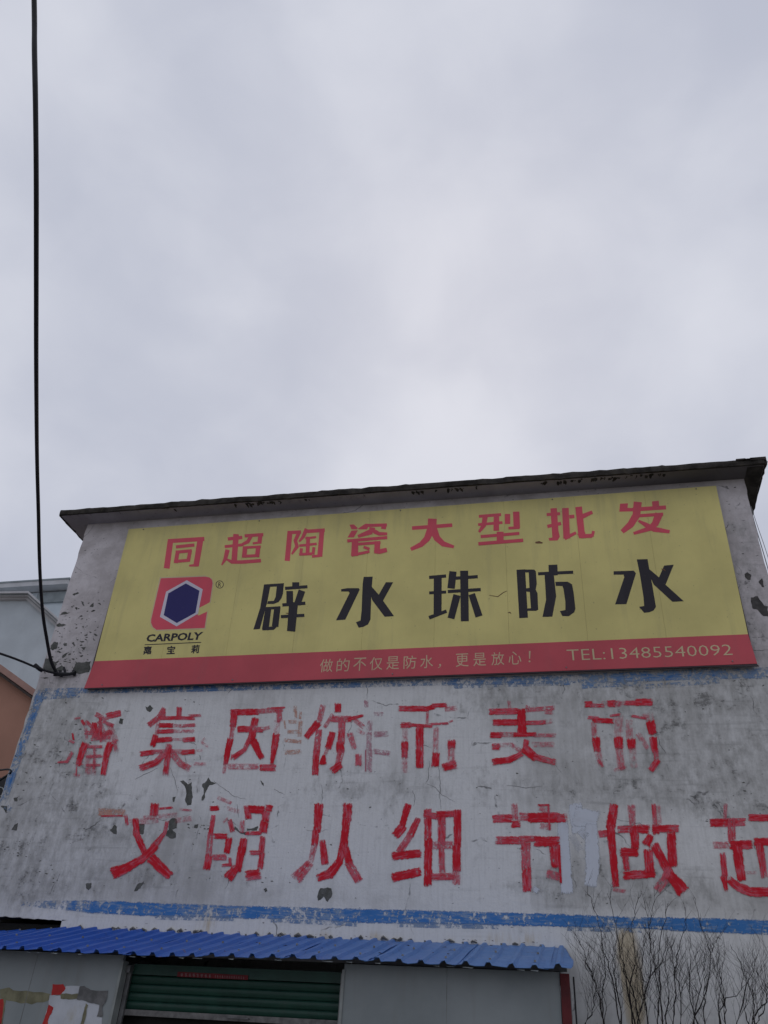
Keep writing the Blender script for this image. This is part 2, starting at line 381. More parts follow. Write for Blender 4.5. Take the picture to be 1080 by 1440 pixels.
def poly_px(mb, pts, Y, ox=0, oy=0, s=1.0, th=.0015):
    P = [W(ox+x/s, oy+y/s, Y) for x, y in pts]
    mb.prism([(p[0], p[2]) for p in P], Y-th, Y+th)
def strokes_px(mb, strokes, Y, ox, oy, s, th=.0006, dy=.00022):
    """hard-edged printed strokes or polygons"""
    for i, st in enumerate(strokes):
        yy = Y-dy*i
        if st[0] == 'P':
            co = st[1:]; poly_px(mb, [(co[k], co[k+1]) for k in range(0, len(co), 2)], yy, ox, oy, s, .0001); continue
        wd, co = st[0], st[1:]
        pts = [(co[k], co[k+1]) for k in range(0, len(co), 2)]
        n = len(pts); WD = np.interp(np.linspace(0, 1, n), np.linspace(0, 1, len(wd)), wd) if isinstance(wd, tuple) else [wd]*n
        Lp, Rp = [], []
        for k in range(n):
            t = np.array(pts[min(k+1, n-1)], float)-np.array(pts[max(k-1, 0)], float); t /= np.linalg.norm(t)+1e-9
            nn = np.array([-t[1], t[0]])*WD[k]/2; Lp.append(tuple(np.array(pts[k])+nn)); Rp.append(tuple(np.array(pts[k])-nn))
        poly_px(mb, Lp+Rp[::-1], yy, ox, oy, s, .0001)

def text_data(body, bold=0.0, shear=0.0):
    cu = bpy.data.curves.new('t', 'FONT'); cu.body = body; cu.size = 1; cu.offset = bold; cu.shear = shear; cu.resolution_u = 2; cu.fill_mode = 'BOTH'
    o = bpy.data.objects.new('t', cu); C.objects.link(o)
    dg = bpy.context.evaluated_depsgraph_get(); me = bpy.data.meshes.new_from_object(o.evaluated_get(dg))
    v = np.array([tuple(x.co) for x in me.vertices]).reshape(-1, 3); f = [tuple(p.vertices) for p in me.polygons]
    bpy.data.objects.remove(o); bpy.data.curves.remove(cu); bpy.data.meshes.remove(me); return v, f
def text_px(name, body, quad, Y, mat, parent, bold=0.0, label=None):
    """print laid into the four photo pixels TL TR BR BL of its bounding box, on the plane y = Y"""
    v, f = text_data(body, bold)
    if len(v) == 0: return None
    mn, mxx = v.min(0), v.max(0); u = (v[:, 0]-mn[0])/(mxx[0]-mn[0]); t = (v[:, 1]-mn[1])/(mxx[1]-mn[1])
    q = [W(*p, Y) for p in quad]
    P = [(q[3]*(1-a)+q[2]*a)*(1-b)+(q[0]*(1-a)+q[1]*a)*b for a, b in zip(u, t)]
    return mesh_obj(name, P, f, mat, parent, label=label)

# ================================================================== SETTING
gm = MB(); gm.add([(-600, -600, 0), (600, -600, 0), (600, 900, 0), (-600, 900, 0)], [(0, 1, 2, 3)])
struct(gm.build('ground', M['ground']))

# ================================================================== MAIN BUILDING
XL, XR, BACK = -7.51, 2.61, 12.0
def ZT(x): return 8.772-(x+7.56)*.0100
bld = thing('rendered_building', 'tall plain building with flaking whitewashed end wall, red painted slogans and thin flat eaves', 'building', (-2.45, 0, 0))

GR = [  # photo px cx, cy, rx, ry, amount : where the grey weathering has grown on the end wall
 (62,1030,42,70,.62),(100,1100,50,60,.5),(60,1180,60,80,.42),(30,1240,70,40,.5),(150,1140,60,30,.3),(130,1010,60,25,.3),(75,1000,30,25,.4),
 (1000,1010,85,60,.62),(1055,1060,50,80,.62),(960,960,140,22,.55),(900,955,40,14,.45),(1030,985,40,30,.4),(820,1000,120,30,.34),(760,1110,110,26,.42),
 (985,1090,90,26,.62),(1010,1125,60,22,.55),(880,1110,60,22,.3),(980,1057,14,9,.5),(1008,1095,18,14,.55),(990,958,14,8,.6),(1050,1005,20,30,.4),
 (640,970,80,14,.3),(560,1100,60,22,.30),(480,1110,60,24,.26),(420,1100,40,30,.22),(700,975,40,14,.3),(560,1150,30,22,.2),(690,1205,30,24,.25),
 (820,1230,40,34,.55),(850,1250,60,22,.5),(930,1240,60,26,.42),(965,1250,26,16,.4),(760,1250,40,18,.3),(1000,1270,70,16,.35),
 (210,1232,22,16,.5),(250,1230,50,14,.3),(330,1240,60,14,.28),(280,1095,30,22,.35),(200,1190,26,18,.3),(170,1170,24,16,.3),(120,1245,30,20,.34),(20,1215,16,20,.5),(20,1165,12,12,.6),(28,1186,16,10,.6),
 (130,880,26,50,.22),(105,930,30,24,.35),(1040,760,26,34,.55),(1060,830,20,40,.5),(1055,905,20,30,.55),(1030,780,16,60,.3),(1040,880,18,20,.5),(150,800,20,16,.1),
 (345,1395,60,40,.3),(900,1380,60,50,.2),(1040,1400,50,50,.2),(930,1325,70,12,.25)]
WH = [(90,1200,40,60,.35),(170,1060,26,60,.45),(230,1010,60,26,.3),(300,1050,40,50,.45),(300,1100,120,20,.25),(420,1040,70,50,.4),(470,1060,40,40,.4),(535,1000,30,40,.4),
 (600,1040,50,50,.25),(650,1020,40,40,.4),(690,1080,40,30,.3),(420,1200,60,60,.35),(520,1180,50,60,.35),(640,1190,60,60,.35),(700,1200,40,60,.3),(370,1170,40,50,.2),
 (440,1290,500,8,.15),(300,1300,200,14,.5),(600,1315,300,14,.5),(950,1370,160,60,.45),(830,1330,60,20,.45),(920,1180,80,40,.2),(1000,1200,40,40,.2),(100,1278,60,10,.3),(860,1040,40,60,.15),(200,960,60,8,.3),(500,965,300,10,.35)]
RU = [(291,1300,6,18,.5),(365,1302,5,12,.4),(456,1312,6,14,.5),(527,1316,7,10,.55),(745,1320,10,14,.5),(700,1316,14,12,.4),(878,1335,9,26,1.0),(886,1370,9,40,1.1),(897,1420,9,40,1.0),(300,1290,30,12,.3),
 (985,1112,20,12,.15),(930,962,14,8,.5),(1058,948,26,8,.3),(400,1318,90,6,.25),(640,1322,120,6,.25)]
def field(P, L):
    x, y = proj(P); s = np.zeros(len(P))
    for cx, cy, rx, ry, a in L: s += a*np.exp(-.5*(((x-cx)/rx)**2+((y-cy)/ry)**2))
    return s
nx, nz = 204, 176
gx = np.linspace(XL, XR, nx); V = []; 
HX0, HX1, HZ = -7.32, -6.135, 2.93
gz = np.linspace(0, 1, nz)
jl = np.interp(gz*8.7, np.arange(0, 9, .12), rng.normal(0, .006, 75)); jr = np.interp(gz*8.7, np.arange(0, 9, .12), rng.normal(0, .006, 75))
# snap grid lines to the opening
ix0 = int(np.argmin(abs(gx-HX0))); ix1 = int(np.argmin(abs(gx-HX1))); gx[ix0] = HX0; gx[ix1] = HX1
iz = int(np.argmin(abs(gz*8.72-HZ)))
for j in range(nz):
    for i in range(nx):
        x = gx[i]; top = ZT(x); z = gz[j]*top
        if j == iz and ix0 <= i <= ix1: z = HZ-.035*(x-HX0)/(HX1-HX0)+rng.normal(0, .004)
        if i == 0: x += jl[j]
        if i == nx-1: x += jr[j]
        V.append((x, 0, z))
F = []
for j in range(nz-1):
    for i in range(nx-1):
        if j < iz and ix0 <= i < ix1: continue
        a = j*nx+i; F.append((a, a+1, a+nx+1, a+nx))
VA = np.array(V); px_, py_ = proj(VA)
bline = 969-(px_-119)*.037          # bottom line of the sign board in the photo
up = 1/(1+np.exp(-(bline+4-py_)/5.0))
fw = mesh_obj('end_wall', V, F, M['wall'], bld, attrs=dict(grime=np.minimum(field(VA, GR), .66)*.86, white=field(VA, WH), rust=field(VA, RU), upper=up))
m = MB()
m = MB(); m.box((XL+.005, .004, 0), (XL+.28, BACK, 8.60)).build('side_wall', M['wall'], bld)
MB().box((XR-.28, .004, 0), (XR-.005, BACK, 8.58)).build('side_wall', M['wall'], bld)
MB().box((XL+.28, BACK-.28, 0), (XR-.28, BACK-.004, 8.58)).build('back_wall', M['wall'], bld)
# the thickness of the end wall round the opening, and the dark room behind
rv = MB()
rv.box((HX1, .004, 0), (HX1+.05, .30, HZ+.02)); rv.box((HX0-.05, .004, 0), (HX0, .30, HZ+.02)); rv.box((HX0-.05, .004, HZ+.004), (HX1+.05, .30, HZ+.10))
rv.build('opening_reveal', M['brick'], bld)
MB().box((HX1+.06, .02, 0), (XR-.29, .26, 8.5)).build('wall_core', M['interior'], bld)
MB().box((XL+.29, .31, 2.99), (XR-.29, BACK-.3, 3.12)).build('first_floor_slab', M['interior'], bld)
lb = MB(); lb.box((HX0, .16, HZ-.15), (HX1, .29, HZ-.06)); lb.build('lintel_beam', M['interior'], bld)

# flat roof slab with overhang: soffit, black edge built of uneven lumps
SL, SR, SF = -7.845, 2.835, -.305
sl = MB()
n = 60; xs = np.linspace(SL, SR, n)
V = []; F = []
for x in xs:
    zb = ZT(x)+.0
    V += [(x, SF+.02, zb), (x, BACK+.3, zb), (x, BACK+.3, zb+.10), (x, SF+.02, zb+.075)]
for i in range(n-1):
    a = i*4; b = a+4; F += [(a, a+1, b+1, b), (a+1, a+2, b+2, b+1), (a+2, a+3, b+3, b+2), (a+3, a, b, b+3)]
F += [(0, 3, 2, 1), ((n-1)*4, (n-1)*4+1, (n-1)*4+2, (n-1)*4+3)]
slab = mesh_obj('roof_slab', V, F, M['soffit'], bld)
def lumpy_edge(p0, p1, ztop, nseg, seed, zb0=-.004):
    """a ragged weathered edge strip between two plan points"""
    r = random.Random(seed); e = MB(); p0 = np.array(p0); p1 = np.array(p1); d = (p1-p0)/np.linalg.norm(p1-p0); nrm = np.array([d[1], -d[0]])
    tt = [0]; 
    while tt[-1] < 1: tt.append(tt[-1]+r.uniform(.4, 1.6)/nseg)
    tt[-1] = 1; V = []; F = []
    h = .0
    for k, t in enumerate(tt):
        p = p0+(p1-p0)*t; h = h*.5+r.uniform(-.004, .005); zz = ZT(p[0])
        hh = ztop+h+(.010 if r.random() < .08 else 0); o_ = r.uniform(-.008, .012); b_ = zb0+r.uniform(-.005, .004)
        a = p+nrm*(.018+o_); q = p-nrm*.10
        V += [(a[0], a[1], zz+b_), (a[0]+nrm[0]*.006, a[1]+nrm[1]*.006, zz+hh*.55), (a[0], a[1], zz+hh), (q[0], q[1], zz+hh*.96), (q[0], q[1], zz+b_+.01+.012)]
    m5 = 5
    for k in range(len(tt)-1):
        a = k*m5; b = a+m5
        for j in range(m5): F.append((a+j, a+(j+1) % m5, b+(j+1) % m5, b+j))
    F += [tuple(range(5))[::-1], tuple((len(tt)-1)*m5+j for j in range(5))]
    e.add(V, F); return e
lumpy_edge((SL, SF), (SR, SF), .085, 110, 3).build('slab_edge', M['slab'], slab)
lumpy_edge((SR+.003, SF-.004), (SR+.003, 6), .085, 60, 4).build('slab_edge', M['slab'], slab)
lumpy_edge((SL-.003, 6), (SL-.003, SF-.004), .085, 60, 5).build('slab_edge', M['slab'], slab)
k = MB()
for (x0, x1, h, z0) in ((2.48, 2.60, .022, .072), (2.58, 2.70, .012, .074), (2.66, 2.86, .045, .050)):
    k.box((x0, SF-.04, ZT(2.6)+z0), (x1, SF+.16, ZT(2.6)+z0+h))
k.build('roof_felt_lump', M['slab'], slab)
# darker underside sheet at the right-hand corner
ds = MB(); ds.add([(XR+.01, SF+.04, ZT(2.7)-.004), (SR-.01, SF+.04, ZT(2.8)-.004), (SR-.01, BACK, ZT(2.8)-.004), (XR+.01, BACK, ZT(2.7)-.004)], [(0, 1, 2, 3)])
ds.build('dark_soffit', M['slab'], slab)
# flaked holes and drips at the front of the soffit
fl = MB(); r = random.Random(11)
for (cx, n_, sp_) in ((327, 2, 3), (352, 9, 9), (366, 8, 8), (384, 6, 8), (430, 2, 3), (586, 9, 9), (612, 1, 2), (628, 4, 4), (639, 4, 4), (648, 4, 3), (672, 3, 3), (640, 2, 8), (765, 3, 4), (790, 5, 8), (812, 6, 8), (836, 6, 5), (762, 2, 4), (850, 4, 6), (240, 1, 3), (880, 10, 25), (920, 10, 20)):
    for q in range(n_):
        X = W(cx+r.uniform(-sp_, sp_), 700-(cx-540)*.08, SF)[0]; y0 = SF+r.uniform(.02, .06); L = r.uniform(.02, .10); wd = r.uniform(.005, .02); z = ZT(X)-.003
        x0 = X; x1 = X+r.uniform(-.03, .01)
        fl.add([(x0-wd, y0, z), (x0+wd*.8, y0+.01, z), (x0+wd*1.2, y0+L*.4, z-.001), (x1+wd*.5, y0+L, z), (x1-wd*.4, y0+L*.9, z), (x0-wd*1.3, y0+L*.5, z-.001)], [(0, 1, 2, 3, 4, 5)])
o = fl.build('soffit_flake', M['slab'], slab); o['kind'] = 'stuff'

# ---- bare cement where plaster has fallen
CE = [
 (230,1080,5.4,[(122,98),(150,93),(185,125),(215,108),(214,170),(223,220),(210,278),(180,285),(162,240),(170,165),(150,125)]),
 (230,1080,5.4,[(292,125),(320,105),(342,72),(358,102),(402,112),(350,130),(325,172),(300,248),(288,246),(305,170)]),
 (136,1118,9,[(168,440),(200,412),(230,372),(256,400),(250,498),(210,490)]),
 (136,1118,9,[(540,362),(605,368),(603,430),(588,497),(540,492)]),
 (136,1118,9,[(912,330),(960,290),(1010,300),(1012,420),(958,440),(1003,485),(1000,540),(940,552),(878,520),(872,470),(912,440)]),
 (276,1120,9,[(465,425),(490,375),(520,400),(560,450),(640,452),(622,492),(540,455),(500,420)]),
 (276,1120,9,[(640,405),(720,400),(782,376),(768,432),(640,436)]),
 (340,960,3,[(318,905),(332,866),(378,868),(382,892),(362,925),(346,902),(322,920)]),
 (0,960,3,[(362,848),(385,843),(386,862),(372,876),(363,866)]),
 (0,960,3,[(565,880),(578,852),(607,838),(592,868),(574,880)]),
 (0,960,3,[(612,100),(622,104),(634,94),(647,108),(632,124),(620,118)]),
 (0,960,3,[(506,150),(522,154),(516,176),(502,172)]),
 (0,960,3,[(820,600),(838,596),(832,614),(818,612)]),
 (0,960,3,[(728,484),(742,480),(736,500),(730,504)]),
 (340,960,3,[(78,412),(92,424),(94,436),(84,428)]),
 (340,960,3,[(92,870),(104,866),(108,880),(98,884)]),
 (0,960,3,[(60,600),(76,592),(70,624),(48,622)]),
 (0,960,3,[(58,486),(76,482),(72,502),(60,500)]),
 (0,960,3,[(2,520),(30,520),(26,552),(14,530)]),
 (0,1020,4.8,[(100,200),(122,198),(118,216),(102,214)]),(0,1020,4.8,[(136,88),(148,86),(140,108),(134,106)]),
 (0,780,5.4,[(550,302),(588,284),(602,290),(562,312)]),(0,780,5.4,[(452,458),(478,436),(532,437),(492,454)]),(0,780,5.4,[(428,530),(450,518),(502,534),(472,546),(430,544)]),
 (0,780,5.4,[(384,690),(408,662),(440,664),(436,708),(402,727),(382,716)]),(0,780,5.4,[(342,790),(372,786),(432,830),(422,882),(380,892),(326,872)]),
 (0,780,5.4,[(556,862),(580,820),(640,818),(690,808),(676,892),(600,908),(552,890)]),(0,780,5.4,[(428,862),(470,838),(494,860),(470,888),(430,882)]),
 (0,780,5.4,[(680,395),(712,364),(708,398)]),(0,780,5.4,[(612,350),(634,360),(640,392),(626,380)]),(0,780,5.4,[(600,768),(632,762),(622,778)]),(0,780,5.4,[(470,772),(516,742),(500,768),(474,786)]),
 (0,780,5.4,[(436,728),(468,742),(450,748)]),(0,780,5.4,[(480,676),(508,670),(506,692),(486,694)]),(0,780,5.4,[(545,670),(562,662),(574,694),(558,690)]),(0,780,5.4,[(610,704),(652,700),(640,726)]),
 (0,780,5.4,[(478,808),(540,812),(536,824),(490,814)]),(0,780,5.4,[(302,932),(372,936),(340,944)]),
]
def rough_poly(pts, seed, amp=.06):
    r = random.Random(seed); out_ = []
    c = np.mean(np.array(pts, float), axis=0)
    for i in range(len(pts)):
        a = np.array(pts[i], float); b = np.array(pts[(i+1) % len(pts)], float)
        out_.append(tuple(a))
        L = np.linalg.norm(b-a)
        for t in (.33, .66):
            p = a+(b-a)*t; nrm = np.array([-(b-a)[1], (b-a)[0]])/(L+1e-9); out_.append(tuple(p+nrm*r.uniform(-amp, amp)*L))
    return out_
for q, (ox, oy, s, pts) in enumerate(CE):
    m = MB(); poly_px(m, rough_poly(pts, q, .09), -.0012, ox, oy, s, .0006); m.build('bare_cement_patch', M['cement'], bld)
for q, pts in enumerate(([(438,440),(465,424),(502,450),(495,492),(468,494),(445,470)], [(568,512),(600,478),(622,562),(598,560)], [(498,656),(560,644),(622,732),(655,738),(655,832),(610,826),(560,770),(512,756)])):
    m = MB(); poly_px(m, rough_poly(pts, q+50, .07), -.0012, 980, 740, 6.55, .0006); m.build('bare_cement_patch', M['cement_dark'], bld)
# the many small chips of the old plaster, too small to pick apart
ch = MB(); r = random.Random(5)
def chip(px, py, sz, fy=-.0014, el=1.5):
    n_ = r.randint(5, 8); a0 = r.uniform(0, 6.28); an = r.uniform(-.5, .5); P = []
    for i in range(n_):
        a = a0+6.283*i/n_; rr = sz*r.uniform(.45, 1.15); x, y = math.cos(a)*rr*el, math.sin(a)*rr*.7
        P.append((px+x*math.cos(an)-y*math.sin(an), py+x*math.sin(an)+y*math.cos(an)))
    poly_px(ch, P, fy, th=.0005)
for i in range(120):
    t = r.random()**.7; y = 838+t*112; xl = 110-(y-780)*.318; xr = 181-(y-744)*.278
    chip(r.uniform(xl+4, xr-4), y, r.choice((.6, .8, 1.0, 1.3, 2.0)))
for (cx, cy, rx, ry, n_) in ((25,1190,18,14,26),(60,1230,40,10,14),(60,1060,40,50,26),(280,1165,26,8,12),(370,1230,40,14,8),(1000,1000,70,60,16),(1040,800,14,60,10),(1020,1130,40,14,12),(120,1000,30,20,8),(95,1050,30,40,14),
                             (200,1240,40,10,8),(560,1110,160,8,10),(250,985,60,8,6),(880,960,160,6,10),(760,1230,60,14,8),(300,1235,60,10,8),(650,1200,300,60,18),(300,1130,200,50,16),(880,1090,160,30,12)):
    for i in range(n_): chip(min(1079, cx+r.gauss(0, 1)*rx*.7), cy+r.gauss(0, 1)*ry*.7, r.choice((.5, .6, .8, 1.0, 1.5)))
o = ch.build('plaster_chip', M['cement'], bld); o['kind'] = 'stuff'
# cracks
cm = MB(); r = random.Random(21)
for pts in ([(616,1068),(618,1090),(619,1105),(618,1122),(621,1138)],[(600,1102),(612,1108),(622,1118),(640,1128)],[(604,1070),(602,1096),(598,1102)],[(580,1112),(584,1120),(581,1134)],[(190,1095),(206,1088),(222,1080)],[(240,1080),(246,1098),(250,1112)],
            [(300,1098),(318,1112),(330,1120),(346,1124)],[(515,960),(517,972),(516,982)],[(452,1104),(454,1122),(452,1130)],[(385,1110),(400,1118)],[(430,1167),(446,1169),(462,1167)],[(590,1050),(597,1048),(606,1051)],[(318,1224),(322,1240),(316,1250)],
            [(333,1130),(336,1150)],[(150,1150),(162,1146)],[(866,1152),(900,1158),(915,1168)],[(1060,914),(1070,915),(1080,914)],[(1012,1130),(1018,1144),(1024,1150)],[(260,1060),(262,1080)],[(820,1170),(828,1185),(822,1210)],[(712,1104),(740,1108),(762,1106)]):
    P = []
    for a, b in zip(pts[:-1], pts[1:]):
        for t in (0, .25, .5, .75): P.append((a[0]+(b[0]-a[0])*t+r.uniform(-.8, .8), a[1]+(b[1]-a[1])*t+r.uniform(-.8, .8)))
    P.append(pts[-1]); strokes_px(cm, [(((.25, .55, .15)),)+tuple(c for p in P for c in p)], -.0016, 0, 0, 1.0)
o = cm.build('crack', M['crack'], bld); o['kind'] = 'stuff'

# ---- blue painted borders
painted('blue_border', [
 ((8, 9, 14, 17, 18, 18, 19, 18, 17, 17, 17, 19, 19, 19, 18, 18, 18, 18, 16, 15, 19, 20, 20), (.2, .35, .72, .92, .98, .86, .62, .78, .95, .62, .70, .95, .92, .80, .86, .97, .98, .95, .72, .90, .98, .98, .98), 30,1270, 90,1273, 125,1275, 215,1279, 345,1283, 425,1284, 500,1288, 560,1289, 700,1292, 780,1294, 900,1298, 960,1300, 1100,1305),
 (8, .42, 560,1300, 700,1303), (6, .5, 380,1294, 500,1300), (6, .45, 800,1306, 900,1309), (7, .4, 220,1290, 330,1292)], M['blue'], bld, label='chalky blue horizontal border low on the wall')
painted('blue_border', [((9, 8, 9, 8, 8, 10, 12, 14, 14, 16, 16), (.4, .55, .5, .7, .45, .62, .52, .38, .62, .42, .62, .5, .42), 58,972, 118,971, 220,970, 420,965, 620,959, 755,956, 880,952, 990,948, 1090,946), (9, (.6, .3), 820,964, 900,960), (8, .42, 60,980, 110,977), (7, (.5, .2, .6), 640,965, 800,960), (7, .35, 900,966, 1010,958)], M['blue'], bld, label='patchy blue border directly under the sign board')
painted('blue_border', [((13, 10, 11, 11, 10), (.5, .66, .5, .72, .5, .62, .4), 58,972, 40,1024, 26,1064, 18,1086, 4,1130), (8, .35, 0,1128, 14,1138)], M['blue'], bld, label='worn blue border down the left edge')
# ---- white repainted patches
painted('white_paint_patch', [((100, 108, 112), (.7, 1, 1, 1), 685,200, 695,480, 727,868), ((110, 150, 150), (.9, 1, .9), 800,40, 820,140, 850,290), (180, (.8, .95, .8), 800,140, 1010,190), ((100, 130, 132, 110), (.8, 1, 1, 1), 955,230, 960,400, 968,600, 950,805), ((60, 80), (.8, .5), 850,290, 905,340), (70, .3, 770,330, 850,470), (50, .85, 410,830, 450,860)], M['wash'], bld, 690, 1126, 6.75, Y0=-.0022, label='clean white strokes painted over an old character')

# ================================================================== PAINTED SLOGAN (parts of the end wall)
P_ = lambda name, st, ox, oy, s, mat='red', label=None, Y0=-.0040: painted(name, st, M[mat], bld, ox, oy, s, Y0, label)
PC = 'painted_character'
P_(PC, [(90,.8,750,170,920,130),(70,.55,600,150,735,230),(80,.8,570,280,570,350),(60,.45,440,400,620,420),(80,.6,620,470,800,390),(90,.33,780,300,850,480),(40,.85,395,240,420,280),(30,.9,262,430,272,490),(60,.5,520,380,640,400),(70,.45,640,250,700,420),(50,.6,560,440,700,460),(44,.4,440,300,460,480),(60,.35,700,500,880,520),(28,.5,300,205,350,198),(50,.62,460,250,540,330,600,420),(60,.7,640,330,560,470),(54,.6,700,250,820,300),(46,.6,520,500,780,470),(40,.7,650,200,660,520),(40,.5,230,520,270,540),(44,.6,470,740,660,730),(40,.55,470,860,640,860),(34,.5,570,610,560,900),
 ((20,50,50),.6,60,820,180,810,250,690),((110,100,70),.88,440,560,400,650,340,850),(60,.75,370,835,405,835),(20,.6,320,850,310,1000),(46,.6,490,600,660,600),(90,.25,480,680,480,970),(60,.2,570,650,560,980),((110,90,75),.95,790,560,740,690,690,980),(60,.5,850,540,870,650),(50,.3,290,1000,340,1010)],
 76, 990, 10, label='very worn red painted character 潘, first of the upper line')
P_(PC, [((60,75,80),.65,440,110,370,230,240,330),(60,.7,440,130,440,220),(75,.7,660,100,655,225),(52,.78,370,240,640,235),(50,.7,600,235,860,240),(42,.5,810,205,950,200),(66,.97,385,340,560,340),(50,.62,680,350,870,335),(50,.35,560,340,700,345),(60,.88,365,430,560,420),(50,.42,560,420,850,420),
 (70,.88,345,550,540,535),(40,.35,540,535,740,540),(66,.88,730,545,870,535),((60,60,80),.36,370,260,340,470,300,600),(80,.97,325,490,285,620),(72,.97,125,740,285,720),(60,.55,280,712,560,700),(70,.4,560,710,720,710),(70,.78,700,722,865,708),((90,80),.72,515,620,465,1030),((95,90,95),.7,440,750,330,860,120,940),(95,.55,580,760,680,880,795,940),
 (40,.3,990,590,1050,630),(40,.25,915,700,970,690),(46,.3,880,880,1010,880),(30,.3,980,560,1010,530)], 186, 986, 10, label='red painted character 集 with chipped strokes')
P_(PC, [(88,.97,195,175,560,172),(70,.52,555,165,900,140),(28,.7,720,120,930,110),(92,.88,238,180,215,370),(66,.45,215,350,190,560),((92,84,60),.97,178,560,130,780,110,900),((60,46),.45,110,890,88,1015),(80,.62,860,150,872,290),(86,.22,840,280,822,500),((108,84,40),.97,825,495,790,720,760,895),(84,.45,160,940,560,940),(95,.82,610,955,800,955),
 (92,.8,300,415,470,410),(80,.72,540,420,620,420),(56,.35,620,420,715,390),(100,.82,530,270,495,440),(104,1,495,430,470,600),((66,60,80),.75,440,560,380,700,225,810),((115,80),.97,500,580,615,810),(14,.8,200,780,190,830)], 306, 984, 10, label='red painted character 因 in its square frame')
P_('painted_character', [(55,.42,0,350,100,350),(55,.4,0,490,110,490),(55,.5,-40,610,160,630),(70,.42,-40,780,160,770),(60,.4,165,350,155,540),(40,.5,100,220,100,290),(40,.45,165,220,160,290),(50,.35,90,140,90,200),(26,.5,-60,350,-50,430)], 406, 980, 10, 'salmon', 'ghost of an older salmon character to the left of 你', Y0=-.0030)
P_('painted_character', [(80,.5,200,90,200,170),(80,.28,370,320,490,320),(110,.32,270,460,250,700),(110,.42,255,690,250,980),(110,.42,370,700,590,690),(100,.5,360,1020,620,1060),(30,.85,190,1000,190,1380),(90,.5,270,1010,262,1385)], 500, 980, 13.33, 'purple', 'ghost of an older washed-out character to the right of 你', Y0=-.0030)
P_(PC, [(80,.48,480,130,430,340),((110,80),.88,410,370,250,560),((90,100),.66,425,470,390,770),(92,.86,388,770,370,1085),(92,.93,690,105,690,205),(56,.42,610,260,510,420),(92,.6,610,310,870,310),((60,34),.9,850,315,1030,262),(70,.42,940,330,1045,420),(56,.3,980,470,1050,515),(100,.72,750,330,735,640),(112,1,725,650,725,765),((100,80),.62,735,755,690,960),(105,.75,725,955,615,1040),
 (90,.93,612,510,555,720),(50,.5,545,720,520,790),((40,110),1,495,830,480,935),((92,70),.55,860,520,922,720),(92,.7,980,820,980,950)], 406, 980, 10, label='red painted character 你')
P_(PC, [(80,.76,118,145,480,145),(70,.97,478,152,600,118),(62,.78,590,102,765,95),(70,.45,775,150,905,140),(40,.5,512,180,505,350),(80,.76,150,378,262,372),(46,.86,258,372,560,392),(34,.72,555,362,785,352),(30,.4,780,350,850,320),(80,.22,195,430,195,610),(98,1,190,620,190,722),(90,.72,190,715,190,820),(90,.3,190,820,185,1025),
 (108,.88,402,405,400,960),(80,.35,632,420,620,780),(106,1,630,782,618,945),(108,.93,850,600,850,690),(96,.45,845,685,845,900),((120,110),.82,900,930,740,970)], 550, 982, 10, label='red painted character 而')
P_(PC, [(46,.4,358,90,368,170),(60,.5,622,160,612,205),(90,.8,95,228,470,222),(66,.52,600,205,980,175),(78,.4,880,225,960,232),(90,.98,150,380,470,378),(64,.8,600,386,850,380),(70,.3,845,372,950,362),((115,130),1,528,208,545,565),(86,.86,110,555,242,555),(74,.35,238,550,440,550),(60,.86,430,552,720,546),(56,.42,715,560,1000,560),
 (92,.8,140,720,212,720),(60,.36,205,700,400,690),(76,.32,700,690,975,690),(60,.5,400,700,520,780),(76,.9,602,640,585,745),((135,105),1,565,740,730,875),(90,.62,722,862,1005,940),((70,92,92),.82,535,820,360,905,140,932)], 680, 978, 10, label='red painted character 美')
P_(PC, [(90,.92,40,125,112,125),(58,.6,108,140,280,140),(70,.25,275,110,362,110),(96,.92,358,115,440,115),(90,.5,436,115,522,115),(60,.32,518,110,602,110),(70,.78,598,106,765,106),(100,.86,755,95,962,92),(50,.7,80,310,205,318),(72,.97,150,345,412,360),(36,.7,400,282,512,268),(38,.7,700,290,882,322),(60,.4,860,270,902,330),(80,.36,150,400,160,560),((118,92),1,180,598,198,775),((110,80),.26,198,770,245,960),(36,.6,215,900,272,992),
 (130,.22,500,300,500,590),((132,112),1,497,600,505,735),(105,.36,502,730,540,1040),(46,.4,450,1045,592,1010),(100,.32,650,360,650,600),((135,100),1,672,620,680,735),(105,.2,690,735,720,1000),(76,.32,780,550,900,730),(90,.3,938,260,958,345),((130,108),1,945,370,978,535),((112,88),1,985,600,1015,785),(76,.5,1020,780,1032,900),(90,.82,1042,920,960,1040)], 820, 978, 10, label='patchy red painted character 丽, last of the upper line')
